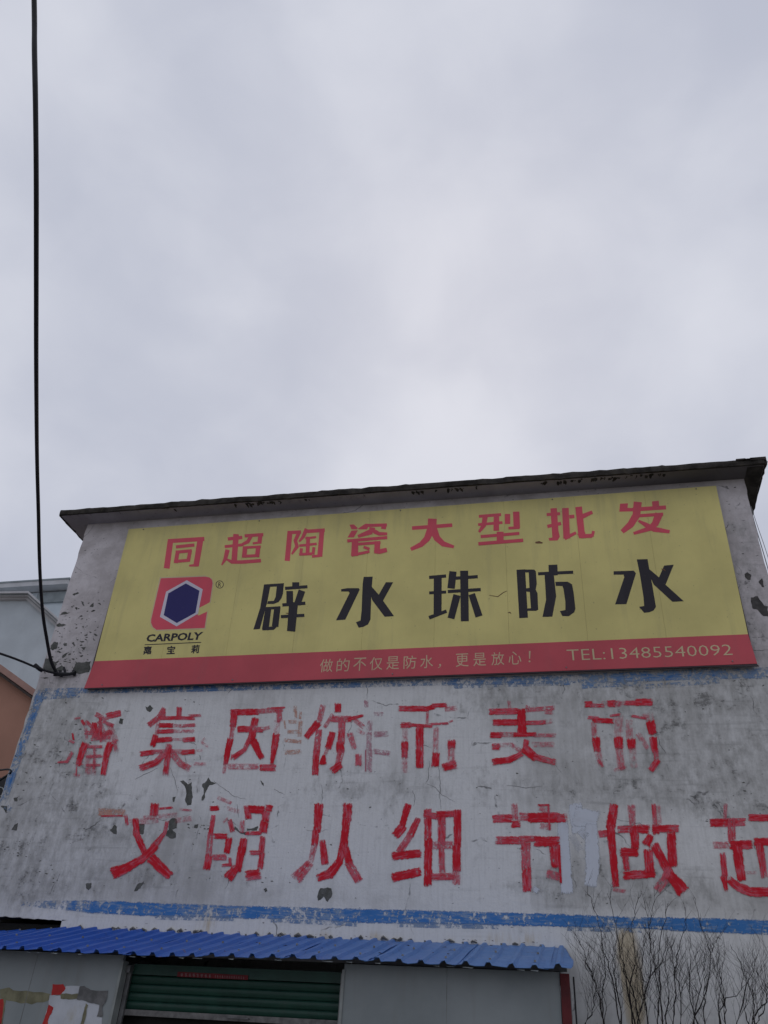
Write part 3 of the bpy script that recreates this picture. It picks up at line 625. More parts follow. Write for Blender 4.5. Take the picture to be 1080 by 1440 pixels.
# lower line
P_(PC, [(100,.5,40,215,345,228)], 136, 1118, 9, 'salmon', 'salmon undercoat of the top stroke of 文', Y0=-.0030)
P_(PC, [(22,.7,70,266,310,262),(105,.8,735,120,722,255),(30,.8,800,172,945,160),(30,.4,1060,185,1180,192),(46,.6,368,265,382,365),(80,.26,430,345,760,320),(60,.3,600,290,1000,250),(70,.3,1010,320,1180,300),((72,92,74),.88,490,310,505,500,602,720),((140,112),.93,688,800,920,1020),((46,52,95),.62,890,345,860,480,725,650),((92,100,112,155),1,745,645,570,815,390,915,205,992)],
 136, 1118, 9, label='red painted character 文, first of the lower line')
P_(PC, [(62,.97,190,152,272,146),(60,.82,215,255,180,480),(80,.56,182,475,152,765),(92,.97,160,755,130,912),(46,.4,290,20,430,80),(56,.28,400,150,530,190),(60,.7,425,310,455,430),(70,.82,240,502,382,506),(82,.97,415,530,388,705),(80,.6,220,772,362,772),(38,.8,340,872,430,862),(40,.7,425,790,432,870),(26,.5,350,320,390,280),
 (80,.76,640,130,660,275),(100,.97,680,162,852,172),(80,.92,890,142,952,150),(96,.78,885,200,872,305),(100,1,862,320,846,445),(72,.72,840,520,820,705),(70,.78,832,715,808,905),(50,.86,640,466,802,462),((90,95),.88,602,540,572,725),((100,80),.97,572,650,530,935),((92,130),.97,505,900,400,1035),(58,.72,690,712,802,712),(130,.86,640,1002,795,978),(60,.5,582,320,578,442)],
 276, 1120, 9, label='chipped red painted character 明')
P_(PC, [((116,92),.97,437,48,410,385),(86,.88,397,388,380,552),((80,70),.42,382,560,335,760),((100,155),.62,320,795,148,985),((76,96),.88,482,515,512,792),(116,.78,800,48,790,240),(100,.93,783,236,752,555),((100,96,130),.93,752,545,695,770,560,940),((120,90),.9,560,930,430,975),(92,.92,770,600,820,785),((105,112),.7,810,790,940,1010)], 400, 1126, 9, label='red painted character 从')
P_(PC, [((90,82),.97,268,58,190,325),(112,.88,205,325,110,440),((70,95),.82,392,235,300,430),((80,100),.62,300,430,165,640),(105,.92,80,702,420,668),(112,.95,80,972,415,895),(96,.76,520,120,520,485),(102,.97,525,495,520,1065),(80,.72,480,172,665,205),(80,.88,640,172,920,160),(92,.92,892,130,895,565),(104,.98,882,560,885,885),(100,.42,880,895,878,1045),(100,.72,695,210,692,565),(80,.62,690,600,700,902),(100,.52,580,565,822,560),(90,.62,580,962,832,958)], 544, 1126, 9, label='red painted character 细')
P_(PC, [(78,.76,30,172,195,166),(60,.46,225,40,235,180),(66,.76,205,225,268,222),(80,.52,280,148,372,160),(96,1,368,160,642,160),(80,.72,638,165,712,165),(20,.82,460,42,552,40),(60,.36,470,65,550,98),(20,.82,548,45,560,270),(60,.4,480,240,560,250),(76,.76,60,376,282,376),(60,.62,278,362,422,360),(96,1,420,386,642,386),((92,86),.66,332,400,336,645),(86,.78,340,640,346,850),(90,.78,600,430,620,625),(22,1,648,425,666,772),(80,.52,545,692,645,722)], 690, 1126, 6.75, label='red painted character 节')
P_(PC, [((96,106),.86,212,48,176,285),(80,.7,60,362,155,350),((92,82,72),.97,172,280,195,520,232,922),(40,.45,215,965,325,982),((92,66),.52,400,58,412,255),(92,.92,430,280,440,505),(80,.68,265,312,402,305),(96,.88,480,302,586,312),(96,.97,290,556,466,560),(70,.72,332,600,352,745),(92,.92,325,810,650,790),(100,.92,580,540,602,765),((70,110),.98,608,385,562,475),(50,.72,642,45,658,255),(50,.35,690,60,705,240),(72,.96,662,260,668,352),(80,.82,640,302,905,300),(100,.97,832,350,850,702),(92,.88,650,480,800,765),((92,150),.97,792,760,965,985),((70,90),.72,800,725,765,850),(100,.52,772,850,682,962)], 836, 1126, 7.714, label='red painted character 做')
P_(PC, [(120,.76,60,322,545,308),(60,.36,272,60,262,255),(115,.62,352,270,362,565),(108,.42,110,642,312,642),((86,92),.78,228,772,262,1100),((100,50),.88,240,1095,282,1292),(130,.97,350,642,642,636),((145,125),.97,432,640,502,1145),(40,.42,560,1042,702,1042),((100,130,140,130),.82,320,1135,460,1250,640,1322,1150,1322),(100,.86,620,242,1500,262),(112,.97,700,592,1400,600),((125,92),.72,760,640,832,1105),(100,.8,1350,260,1370,600),(90,.8,1000,1100,1500,1050)], 994, 1126, 10.29, label='red painted character 起, last of the lower line')

# ================================================================== SIGN BOARD
SY = -.085
board = thing('sign_board', 'long yellow and red advertising board hung high on the end wall under the eaves', 'sign', (-2.24, -.04, 5.9))
TL, TR, BR, BL = W(181,744,SY), W(1007,683,SY), W(1064,932,SY), W(119,967,SY)
bTL, bTR = W(133,930,SY), W(1052,892,SY)
def lerp(a, b, t): return a*(1-t)+b*t
# steel frame behind
fr = MB()
for a, b in ((TL, TR), (BL, BR), (TL, BL), (TR, BR)):
    a = a+np.array([0, .045, 0]); b = b+np.array([0, .045, 0]); cc_ = (TL+BR)/2; a = a+(cc_-a)*np.array([.006, 0, .012]); b = b+(cc_-b)*np.array([.006, 0, .012]); d = (b-a)/np.linalg.norm(b-a); nz_ = np.array([-d[2], 0, d[0]])*.018; e = d*.018
    V = [a-e-nz_, b+e-nz_, b+e+nz_, a-e+nz_]; V = [v+np.array([0, -.025, 0]) for v in V]+[v+np.array([0, .035, 0]) for v in V]
    fr.add(V, [(0,1,2,3),(7,6,5,4),(0,4,5,1),(1,5,6,2),(2,6,7,3),(3,7,4,0)])
fr.build('frame', M['frame'], board)
seams = [0, .118, .228, .338, .448, .560, .672, .784, .892, 1.0]
for i in range(9):
    t0, t1 = seams[i]+.0001, seams[i+1]-.0001
    a, b, c, d = lerp(TL, TR, t0), lerp(TL, TR, t1), lerp(bTL, bTR, t1), lerp(bTL, bTR, t0)
    m = MB(); m.prism([(a[0], a[2]), (b[0], b[2]), (c[0], c[2]), (d[0], d[2])], SY, SY+.02); m.build('sign_panel', M['yellow'], board)
m = MB(); m.prism([(bTL[0], bTL[2]), (bTR[0], bTR[2]), (BR[0]+.004, BR[2]-.012), (BL[0]-.004, BL[2]-.008)], SY-.003, SY+.02); m.build('red_band', M['band'], board)
m = MB(); m.prism([(BL[0], BL[2]-.022), (BL[0], BL[2]-.006), (BR[0], BR[2]-.010), (BR[0]+.02, BR[2]-.045), (BR[0]-.5, BR[2]-.03)], SY+.002, SY+.012); m.build('bottom_edge', M['frame'], board)
LY = SY-.0012
def sign_char(st, ox, oy, s, mat, label):
    m = MB(); strokes_px(m, st, LY, ox, oy, s); return m.build('sign_character', M[mat], board, label=label)
R_ = 'sign_red'
sign_char([((118,125),300,275,215,890),(88,285,312,1010,268),((125,118),935,240,835,840),((40,66),690,832,880,818),(68,410,436,800,396),(84,452,515,405,775),(78,712,510,668,745),(66,405,548,745,515),(66,370,745,700,715)],220,740,15,R_,'red character 同')
sign_char([(72,215,345,520,310),(118,390,240,350,800),(62,150,505,540,465),((95,80,25),210,570,160,770,85,895),((40,75,75,75),190,770,300,830,520,830,915,800),(68,570,278,965,250),((75,80,50),705,280,640,400,480,478),(88,905,245,880,440),(46,885,420,740,436),(96,582,500,558,735),(92,858,500,832,725),(52,560,525,910,505),(60,520,708,880,692)],306,735,15,R_,'red character 超')
sign_char([(108,238,250,178,882),(72,185,285,470,272),((80,80,85,40),425,290,350,450,385,580,275,740),((90,70,40),590,205,510,380,430,475),(76,600,258,970,232),((98,108),912,225,865,790),(56,870,772,700,786),(46,560,405,790,378),(52,430,560,800,520),(80,622,370,605,740),(58,430,742,700,730),(62,478,615,465,750),(62,742,590,722,745)],392,730,15,R_,'red character 陶')
sign_char([('P',170,192,265,185,345,262,325,292,215,290),('P',215,318,350,310,300,400,262,462,130,462),('P',510,170,600,175,540,290,380,292,345,280,440,215),(66,560,208,960,198),(100,905,180,888,285),(120,655,250,642,360),((120,62),640,335,350,440),((95,60),700,335,800,385,968,385),(66,125,535,968,462),((130,150),292,500,278,850),(60,340,602,825,566),(120,762,540,752,750),((60,100,90),690,765,800,760,960,722),(58,215,838,595,758),(56,470,662,595,705)],480,725,15,R_,'red character 瓷')
sign_char([(78,110,415,960,352),(185,540,215,530,435),((170,135,110,72),520,420,425,640,300,762,85,862),((170,140,115,60),550,420,640,630,770,748,995,812)],572,715,15,R_,'red character 大')
sign_char([(64,110,242,580,205),(58,95,416,610,372),((110,100,50),245,240,215,430,115,575),(118,482,200,478,545),(112,714,190,716,402),(135,898,142,912,490),(58,970,478,735,490),(64,150,668,965,600),(145,560,565,560,790),(72,100,820,1045,745)],666,710,15,R_,'red character 型')
sign_char([(138,218,220,262,860),('P',320,700,350,820,300,900,130,905,110,850,200,835),(66,70,355,355,335),(72,85,605,375,540),(140,465,215,495,860),(76,550,400,655,392),((60,80),690,735,450,858),(140,745,190,812,810),((100,70),820,395,1035,300),((80,85),750,812,1030,800),(60,1030,820,1060,700),('P',720,760,880,720,900,850,800,855,750,820)],764,700,15,R_,'red character 批')
sign_char([('P',52,180,205,172,195,258,290,262,290,325,38,332),((155,150,130,85),390,145,362,400,250,580,92,712),(76,290,292,925,250),(128,722,130,735,245),(62,420,408,872,378),((150,130,92,55),795,370,720,560,620,650,310,745),((40,90,100,62),400,500,560,590,700,665,995,712)],868,695,13.5,R_,'red character 发')
K_ = 'sign_black'
sign_char([('P',255,262,592,240,575,420,548,500,500,560,420,592,310,592,320,545,420,538,452,470,470,298,360,302,310,560,255,760,185,1015,75,1022,190,660),((100,112),330,655,275,1030),(46,290,668,532,652),((105,110),480,655,442,975),('P',225,985,400,972,490,960,420,1028,230,1038),(118,790,225,790,325),(52,610,328,988,300),(112,688,372,690,600),((115,110),895,366,815,600),(54,565,608,952,578),((150,138),755,560,712,1052),(52,540,805,935,782)],350,800,12,K_,'black character 辟')
sign_char([('P',165,342,270,325,460,325,478,350,235,857,78,868,308,405,290,382,165,382),('P',545,135,697,130,682,300,672,500,660,850,620,935,540,978,460,992,415,900,492,870,510,700,528,250),('P',680,300,800,435,872,535,1057,797,900,808,690,530,660,420),('P',920,225,1042,225,872,535,800,435)],466,800,12,K_,'first black character 水')
sign_char([(56,90,264,376,240),(134,235,250,232,900),(50,90,525,376,510),((62,56),88,945,384,832),((122,126),492,162,460,450),(54,540,276,910,250),(54,405,502,960,468),(134,680,150,692,1002),((125,115),560,560,458,955),((112,122),808,545,932,922)],596,790,12,K_,'black character 珠')
sign_char([(146,148,190,196,1008),('P',200,190,372,190,402,220,418,430,400,530,430,590,442,870,405,888,260,888,250,850,320,842,300,570,225,560,225,510,295,500,282,240,200,240),(150,690,110,698,290),(52,440,262,1032,236),('P',550,278,705,278,745,640,680,985,515,990,575,700),('P',730,398,940,396,1012,440,1040,580,1070,850,1050,910,960,977,850,975,808,892,902,872,900,720,870,520,852,468,740,465)],720,785,12,K_,'black character 防')
sign_char([('P',68,248,345,240,376,275,245,702,88,706,215,330,205,295,68,296),('P',388,85,536,80,560,220,600,430,652,740,620,790,560,815,490,822,418,740,490,727,480,600,430,290),('P',560,218,690,330,780,430,1037,662,880,670,620,430,580,340),('P',765,170,897,158,785,432,690,342)],856,778,9.818,K_,'last black character 水')
# logo: red rounded C, pale-edged navy hexagon
lg = MB(); poly_px(lg, [(288,98),(820,76),(896,108),(918,165),(884,396),(800,440),(856,480),(824,702),(248,726),(188,676),(174,600)], LY+.0004, 190, 800, 8.308, .0001); logo = lg.build('logo', M['cream'], board, label='red C-shaped emblem around a navy hexagon')
lg = MB(); poly_px(lg, [(300,110),(820,90),(870,100),(900,130),(905,170),(872,390),(730,470),(728,540),(842,496),(812,690),(250,712),(208,680),(186,630),(188,590)], LY, 190, 800, 8.308, .0001); lg.build('red_emblem', M[R_], logo)
lg = MB(); poly_px(lg, [(872,392),(882,400),(858,482),(842,498),(740,545),(740,460)], LY-.0003, 190, 800, 8.308, .0001); lg.build('emblem_notch', M['yellow'], logo)
lg = MB(); poly_px(lg, [(604,132),(790,238),(735,522),(485,672),(290,560),(362,266)], LY-.0006, 190, 800, 8.308, .0001); lg.build('pale_hexagon', M['logo_white'], logo)
lg = MB(); poly_px(lg, [(592,170),(752,255),(706,512),(487,632),(334,540),(388,286)], LY-.0012, 190, 800, 8.308, .0001); lg.build('navy_hexagon', M['logo_blue'], logo)
q = lambda ox, oy, s, L: [(ox+x/s, oy+y/s) for x, y in L]
text_px('lettering', 'CARPOLY', q(190,800,8.308,[(142,765),(800,735),(772,828),(126,855)]), LY, M[K_], board, .035, 'CARPOLY in dark capitals')
m = MB(); strokes_px(m, [(9,112,886,772,858)], LY, 190, 800, 8.308); m.build('underline', M[K_], board)
for c_, x, y in (('嘉',142,955),('宝',418,950),('莉',702,940)):
    text_px('lettering', c_, q(190,800,8.308,[(x-40,y-50),(x+56,y-54),(x+44,y+44),(x-52,y+48)]), LY, M[K_], board, .03)
text_px('lettering', 'R', q(190,800,8.308,[(975,158),(1008,155),(1002,208),(968,212)]), LY, M[K_], board, .0)
rg = MB(); cx, cy = 988, 182
for k in range(20):
    a0, a1 = 6.2832*k/20, 6.2832*(k+1)/20
    poly_px(rg, [(cx+math.cos(a)*r_, cy+math.sin(a)*r_*.98) for a, r_ in ((a0,47),(a1,47),(a1,40),(a0,40))], LY, 190, 800, 8.308, .0001)
rg.build('registered_ring', M[K_], board)
SBY = SY-.0042
for c_, x in (('做',459),('的',482.5),('不',506),('仅',529),('是',552.5),('防',576.5),('水',600),('，',618),('更',650),('是',674.5),('放',700),('心',724),('！',744)):
    yc = 936-(x-459)*.0405; h = 9.2; wv = 9.0; sk = (641-x)/1850*h
    if c_ == '，': quad = [(x-1,yc+4),(x+2.5,yc+4),(x+2,yc+10),(x-2,yc+10)]
    elif c_ == '！': quad = [(x-.5,yc-9),(x+2.3,yc-9),(x+2,yc+7),(x-.8,yc+7)]
    else: quad = [(x-wv+sk,yc-h+.4),(x+wv+sk,yc-h-.4),(x+wv-sk,yc+h-.4),(x-wv-sk,yc+h+.4)]
    text_px('lettering', c_, quad, SBY, M['cream_dim'], board, 0)
text_px('lettering', 'TEL:13485540092', [(796.5,913.5),(1028,906),(1030.5,921),(798,929)], SBY, M['cream'], board, -.010, 'TEL:13485540092 in thin cream figures')
# scuffs on the vinyl
for st in (((.6,1.2,.5),688,837,700,839,708,833,713,831), ((2.2,3.4,1.5),753,763,758,762.5,763,763.5), ((.5,1.6,.5),714,862,717,861,719,863), ((.6,1.6,.6),402,862,406,863,409,862), ((.8,2,.8),930,800,934,801,936,803)):
    m = MB(); strokes_px(m, [st], LY-.001, 0, 0, 1); m.build('scuff', M['rust'], board)
# fixing bolts through the frame
for t in (.03, .25, .5, .75, .97):
    for e0, e1, dz in ((TL, TR, -.03), (BL, BR, .03)):
        p = lerp(e0, e1, t); m = MB(); m.tube([(p[0], SY-.012, p[2]+dz), (p[0], SY+.03, p[2]+dz)], .009, 8); m.build('fixing_bolt', M['metal'], board)

# ================================================================== LEAN-TO SHED
EY = -1.6; FY = -1.36
shed = thing('lean_to_shed', 'low lean-to shed with blue corrugated steel roof and pale panel front against the end wall', 'shed', (-3.6, -.75, 0))
def topz(x):
    return float(np.interp(x, [-9.5, -6.92, -5.94, -3.31, -.25, .3], [2.66, 2.735, 2.812, 2.795, 2.783, 2.780]))
def eavez(x): return float(np.interp(x, [-9.5, -5.73, -4.37, -2.2, -.29, .1], [2.40, 2.392, 2.385, 2.412, 2.400, 2.43]))
PITCHX = .2005; X0 = -9.2; NRIB = 45
prof = [(0, 0), (.42, 0), (.51, .027), (.67, .027), (.76, 0), (1.0, 0)]
sheet_w = 4
r = random.Random(3)
nrows = 9; YT = -.004
for s0 in range(0, NRIB, sheet_w):
    ribs = min(sheet_w, NRIB-s0); V = []; F = []; xs = []
    lift = r.uniform(0, .010); ey = EY-r.uniform(0, .035); tilt = r.uniform(-.006, .006)
    for k in range(ribs):
        for (u, h) in prof[:-1]: xs.append((X0+(s0+k+u)*PITCHX, h))
    xs.append((X0+(s0+ribs)*PITCHX+.03, 0.0)); xs.append((X0+(s0+ribs)*PITCHX+.05, .012))
    last = s0+sheet_w >= NRIB
    for j in range(nrows+1):
        t = j/nrows; y = YT+(ey-YT)*t
        for (x, h) in xs:
            if x > -.225+.13*t: x = -.225+.13*t; h = h*.4
            dent = .004*math.sin(x*31+j)+.003*math.sin(x*7.3+t*9)
            z = topz(x)*(1-t)+eavez(x)*t+h+lift*t+dent+(.012*math.sin(x*3.1)*t*(1-t))
            if j == nrows: z += r.uniform(-.005, .005)
            V.append((x, y+(r.uniform(-.012, .012) if j == nrows else 0), z))
    nxs = len(xs); N_ = len(V)
    V += [(a, b, c-.004) for a, b, c in V[:N_]]
    for j in range(nrows):
        for i in range(nxs-1):
            a = j*nxs+i; F.append((a, a+1, a+nxs+1, a+nxs)); F.append((N_+a, N_+a+nxs, N_+a+nxs+1, N_+a+1))
    for i in range(nxs-1):
        a = nrows*nxs+i; F.append((a, a+1, N_+a+1, N_+a)); F.append((i, N_+i, N_+i+1, i+1))
    for j in range(nrows):
        F.append((j*nxs, (j+1)*nxs, N_+(j+1)*nxs, N_+j*nxs)); F.append((j*nxs+nxs-1, N_+j*nxs+nxs-1, N_+(j+1)*nxs+nxs-1, (j+1)*nxs+nxs-1))
    V = [(v[0], v[1]-.0, v[2]) for v in V]
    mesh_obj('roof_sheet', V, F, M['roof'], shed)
    # roofing screws
m = MB()
for k in range(3, NRIB-1, 2):
    for y_ in (-.28, -.9, -1.45):
        x = X0+(k+.59)*PITCHX; t = y_/EY; z = topz(x)*(1-t)+eavez(x)*t+.034+.004
        m.tube([(x, y_, z-.004), (x, y_, z+.012)], .011, 6)
o = m.build('roof_screw', M['metal'], shed); o['kind'] = 'stuff'
# torn flakes and leaf litter lying on the sheets
m = MB(); r = random.Random(17)
for i in range(46):
    x = r.choice((r.uniform(-6.5, -.4), r.uniform(-3.4, -1))); y_ = r.uniform(-1.55, -.03) if r.random() < .5 else r.uniform(-.12, -.02); t = y_/EY
    z = topz(x)*(1-t)+eavez(x)*t+.04; a = r.uniform(0, 6.28); L = r.uniform(.008, .028)
    m.add([(x+math.cos(a)*L, y_+math.sin(a)*L, z), (x+math.cos(a+2)*L*.6, y_+math.sin(a+2)*L*.6, z+.006), (x-math.cos(a)*L, y_-math.sin(a)*L, z+.002), (x+math.cos(a-2)*L*.5, y_+math.sin(a-2)*L*.5, z+.008)], [(0, 1, 2, 3)])
o = m.build('roof_litter', M['rust'], shed); o['kind'] = 'stuff'
# lighter scratched front lip of each sheet, bent unevenly
m = MB(); r = random.Random(31)
x = -9.1
while x < -.2:
    L = r.uniform(.04, .11)
    if r.random() < .6:
        z = eavez(x)-.004; m.add([(x, EY-.004, z-.010), (min(x+L, -.09), EY-.004, z-.012-r.uniform(0, .005)), (min(x+L, -.09), EY+.012, z-.004), (x, EY+.012, z-.004)], [(0, 1, 2, 3)])
    x += L+r.uniform(.03, .14)
o = m.build('bent_lip', M['trim'], shed); o['kind'] = 'stuff'
# bits of mortar and foam along the junction with the wall
m = MB()
for i in range(44):
    x = -6.0+i*.131+r.uniform(-.06, .06); z = topz(x)
    if r.random() < .6: m.tube([(x-.015-r.random()*.04, -.016, z+.012), (x, -.018, z+.018+r.random()*.018), (x+.015+r.random()*.04, -.016, z+.012)], [.006+r.random()*.008, .010+r.random()*.012, .006], 5)
o = m.build('mortar_crumb', M['brick'], shed); o['kind'] = 'stuff'
# purlins and rafters below
for y_ in (-.45, -.9, -1.25):
    t = y_/EY; z = topz(-3)*(1-t)+eavez(-3)*t
    MB().box((-9.0, y_-.02, z-.062), (-.19, y_+.02, z-.012)).build('purlin', M['metal'], shed)
for x in (-6.6, -4.46, -2.11, -.28):
    m = MB(); za, zb = topz(x)-.066, eavez(x)-.06
    m.add([(x-.02,-.02,za-.08),(x+.02,-.02,za-.08),(x+.02,FY+.06,zb-.06),(x-.02,FY+.06,zb-.06),(x-.02,-.02,za),(x+.02,-.02,za),(x+.02,FY+.06,zb),(x-.02,FY+.06,zb)], [(0,3,2,1),(4,5,6,7),(0,1,5,4),(1,2,6,5),(2,3,7,6),(3,0,4,7)]); m.build('rafter', M['metal'], shed)
# panel front
PZ = eavez(-3)*.15+topz(-3)*.0+2.445*.85-.03
JL, JR = W(173, 1352, FY)[0], W(484, 1362, FY)[0]
PX = [-9.3, -8.40, -7.45, -6.50, W(44, 1378, FY)[0], JL]; JP = W(628, 1420, FY)[0]; PE = W(790, 1400, FY)[0]
for a, b in zip(PX[:-1], PX[1:]): MB().box((a+.0015, FY, 0), (b-.0015, FY+.05, PZ)).build('wall_panel', M['panel'], shed)
for a, b in zip([JR, JP], [JP, PE-.01]): MB().box((a+.0015, FY, 0), (b-.0015, FY+.05, PZ)).build('wall_panel', M['panel'], shed)
for x in (PX[4], JP): MB().box((x-.0025, FY-.002, 0), (x+.0025, FY-.0005, 2.34)).build('panel_joint', M['metal'], shed)
MB().box((PE-.005, FY-.02, 0), (PE+.075, FY+.06, PZ-.01)).build('corner_post', M['post'], shed, label='dark red corner post at the right end of the shed')
MB().box((JL-.012, FY-.012, 0), (JL+.014, FY+.10, 2.36)).build('door_jamb', M['trim'], shed)
MB().box((JR-.014, FY-.012, 0), (JR+.012, FY+.10, 2.36)).build('door_jamb', M['trim'], shed)
MB().box((PE+.005, FY+.07, 0), (PE+.055, -.01, 2.40)).build('side_panel', M['panel'], shed)
MB().box((-9.0, FY+.07, 0), (-8.95, -.01, 2.40)).build('side_panel', M['panel'], shed)
MB().box((JL-.35, FY+.30, 0), (JR+.35, FY+.33, 2.30)).build('dark_interior_sheet', M['interior'], shed)  # dark sheet; its colour stands in for the shade inside the doorway
m = MB(); m.tube([(PE+.11, FY+.02, 2.38), (PE+.115, FY+.02, 1.2), (PE+.11, FY+.02, 0)], .008, 5); m.build('down_cable', M['black'], shed)
SD = FY+.09
# roller shutter, a door of the shed
shut = MB().box((JL+.015, SD+.052, 2.26), (JR-.015, SD+.13, 2.352)).build('roller_shutter', M['slat'], shed, label='dark green roller shutter pulled most of the way up')
slat0 = None; SPI = .0735; zt_ = 2.258
for k in range(4):
    z1 = zt_-k*SPI; z0 = z1-SPI+.004; pr = [(0, 0), (.006, .008), (.013, .026), (.015, SPI*.5), (.012, SPI-.016), (.004, SPI-.004)]
    if slat0 is None:
        V = []; 
        for x in (JL+.016, JR-.016):
            V += [(x, SD+.085-a, zt_-SPI+b) for a, b in pr]+[(x, SD+.095, zt_-SPI+b) for a, b in reversed(pr)]
        n_ = len(pr)*2; F = [(i, (i+1) % n_, (i+1) % n_+n_, i+n_) for i in range(n_)]+[tuple(range(n_))[::-1], tuple(range(n_, 2*n_))]
        slat0 = mesh_obj('slat', V, F, M['slat'], shut)
    else:
        c = slat0.copy(); C.objects.link(c); c.parent = shut; c.location = (0, 0, -k*SPI)
zb = zt_-4*SPI
MB().box((JL+.016, SD+.055, zb-.052), (JR-.016, SD+.10, zb-.002)).build('bottom_rail', M['rail'], shut)
m = MB(); m.tube([(-3.36, SD+.052, zb-.03), (-3.36, SD+.03, zb-.03), (-3.16, SD+.03, zb-.03), (-3.16, SD+.052, zb-.03)], .007, 6); m.build('handle', M['metal'], shut)
MB().box((JL+.014, SD+.02, 0), (JL+.055, SD+.05, 2.34)).build('guide_rail', M['metal'], shut)
MB().box((JR-.055, SD+.02, 0), (JR-.014, SD+.05, 2.34)).build('guide_rail', M['metal'], shut)
# small red sticker with one line of tiny print, too blurred to read
SKY = SD+.045
m = MB(); P = [W(*p, SKY) for p in ((250,1366.5),(349,1371.5),(348.5,1378),(249,1373.5))]; m.prism([(p[0], p[2]) for p in P], SKY-.0015, SKY+.006)
stk = m.build('shutter_sticker', M['sticker']); 
tag(stk, 'narrow red sticker with a line of tiny pale print on the green shutter', 'sticker')
m = MB(); r = random.Random(9)
for k in range(8):
    x = 254+k*5.6
    for q_ in range(4): strokes_px(m, [(r.uniform(.5, .8), x+r.uniform(0, 1), 1368.6+q_*1.1+(x-250)*.05, x+r.uniform(2.6, 4), 1368.6+q_*1.1+(x-250)*.05)], SKY-.002, 0, 0, 1)
    strokes_px(m, [(.8, x+2, 1368.2+(x-250)*.05, x+1.8, 1373+(x-250)*.05)], SKY-.0034, 0, 0, 1)
for k in range(13):
    x = 303+k*3.3; strokes_px(m, [(r.uniform(.8, 1.3), x, 1371.2+(x-300)*.05, x-.1, 1375+(x-300)*.05)], SKY-.002, 0, 0, 1)
o = m.build('print', M['sticker_ink'], stk); o['kind'] = 'stuff'

# torn notices pasted on the left-hand panels
NY = FY-.0015
def pasted(name, shapes, label, cat):
    root = None
    for i, (nm, mat, pts) in enumerate(shapes):
        m = MB(); poly_px(m, rough_poly([(x*1.0, y*1.0) for x, y in pts], i+len(pts), .05), NY-.0012*i, 0, 1320, 5.4, .0004)
        if root is None: root = m.build(name, M[mat]); tag(root, label, cat)
        else: m.build(nm, M[mat], root)
    return root
pasted('torn_notice', [('backing', 'paper_white', [(375,430),(460,432),(500,360),(625,362),(600,450),(620,465),(690,490),(760,505),(740,590),(775,600),(770,700),(350,700),(340,600),(370,500)]),
  ('red_scrap', 'paper_red', [(400,346),(480,345),(498,378),(462,425),(390,430)]), ('red_scrap', 'paper_red', [(370,500),(405,522),(395,560),(375,590),(352,700),(310,700),(345,580)]),
  ('yellow_stain', 'yellow_tape', [(460,420),(590,415),(600,450),(520,462),(460,455)]), ('yellow_stain', 'yellow_tape', [(652,490),(668,505),(650,600),(620,700),(590,700),(625,600),(640,540)]),
  ('grey_scrape', 'paper_grey', [(605,362),(640,358),(690,390),(820,395),(805,470),(775,520),(780,590),(735,592),(755,500),(690,488),(640,468),(582,462)])],
  'torn white and red paper notice pasted on the shed panel beside the shutter', 'notice')
pasted('glue_band', [('a', 'yellow_tape', [(0,385),(70,370),(100,392),(200,395),(380,420),(370,470),(240,500),(120,480),(60,470),(0,450)])], 'yellowed band of old glue across the leftmost shed panels', 'glue mark')
pasted('red_notice', [('a', 'paper_red', [(-220,480),(-5,462),(40,455),(38,500),(22,560),(18,600),(8,700),(-260,700)]), ('edge', 'yellow_tape', [(30,440),(44,460),(36,520),(24,600),(20,700),(8,700),(16,600),(26,520)])], 'red notice with a yellow edge at the left frame edge of the shed front', 'notice')

# ================================================================== BUILDINGS BEHIND, LEFT
def wallprism(mb, pts, Y0, Y1): 
    P = [W(*p, Y0) for p in pts]; mb.prism([(p[0], p[2]) for p in P], Y0, Y1)
sal = thing('salmon_house', 'salmon rendered house with sloping gable edge, just left of the end wall', 'house', tuple(W(0,1100,3.2)*np.array([1,1,0])))
YS = 3.2
A, B, Cc = W(-150,860,YS), W(0,946,YS), W(52,984,YS)
ext = Cc+(Cc-B)*.4
m = MB(); m.prism([(-14.5, 0), (ext[0], 0), (ext[0], ext[2]), (Cc[0], Cc[2]), (B[0], B[2]), (A[0], A[2]), (-14.5, A[2]-.4)], YS, YS+7); m.build('wall', M['salmon_wall'], sal)
def strip(mb, pts, Y0, Y1, th, dz=0):
    P = [W(*p, Y0) for p in pts]; up_ = [(p[0], p[2]+dz) for p in P]; lo = [(p[0], p[2]+dz-th) for p in P]; mb.prism(up_+lo[::-1], Y0, Y1)
m = MB(); strip(m, [(-150,856),(0,942),(52,980),(72,995)], YS-.16, YS+7.1, .13, .10); rt = m.build('roof', M['salmon_trim'], sal)
m = MB(); strip(m, [(-150,856),(0,942),(52,980),(72,995)], YS-.18, YS-.10, .05, -.045); m.build('drip_edge', M['dark_tile'], rt)

wh = thing('pale_house', 'pale grey-blue rendered house with white cornices behind the salmon house', 'house', tuple(W(0,900,11)*np.array([1,1,0])))
YB = 13.0
a, b = W(-200,826,YB), W(104,826,YB); b[2] = a[2] = W(40,828,YB)[2]
m = MB(); m.box((a[0], YB, 0), (b[0]+2.5, YB+8, a[2]-.2)); m.build('wall', M['white_bldg'], wh)
rf = MB().box((a[0], YB-.45, a[2]-.16), (W(94,822,YB-.45)[0], YB+8, a[2]+.02)).build('roof_slab', M['white_trim'], wh)
MB().box((a[0], YB-.47, a[2]+.02), (W(94,822,YB-.47)[0]+.03, YB+8, a[2]+.085)).build('roof_coping', M['shade'], rf)
v0, v1 = W(54,835,YB-.05), W(91,846,YB-.05)
MB().box((v0[0], YB-.08, v1[2]), (v1[0], YB-.004, v0[2])).build('vent_strip', M['shade'], wh)
YG = 10.5
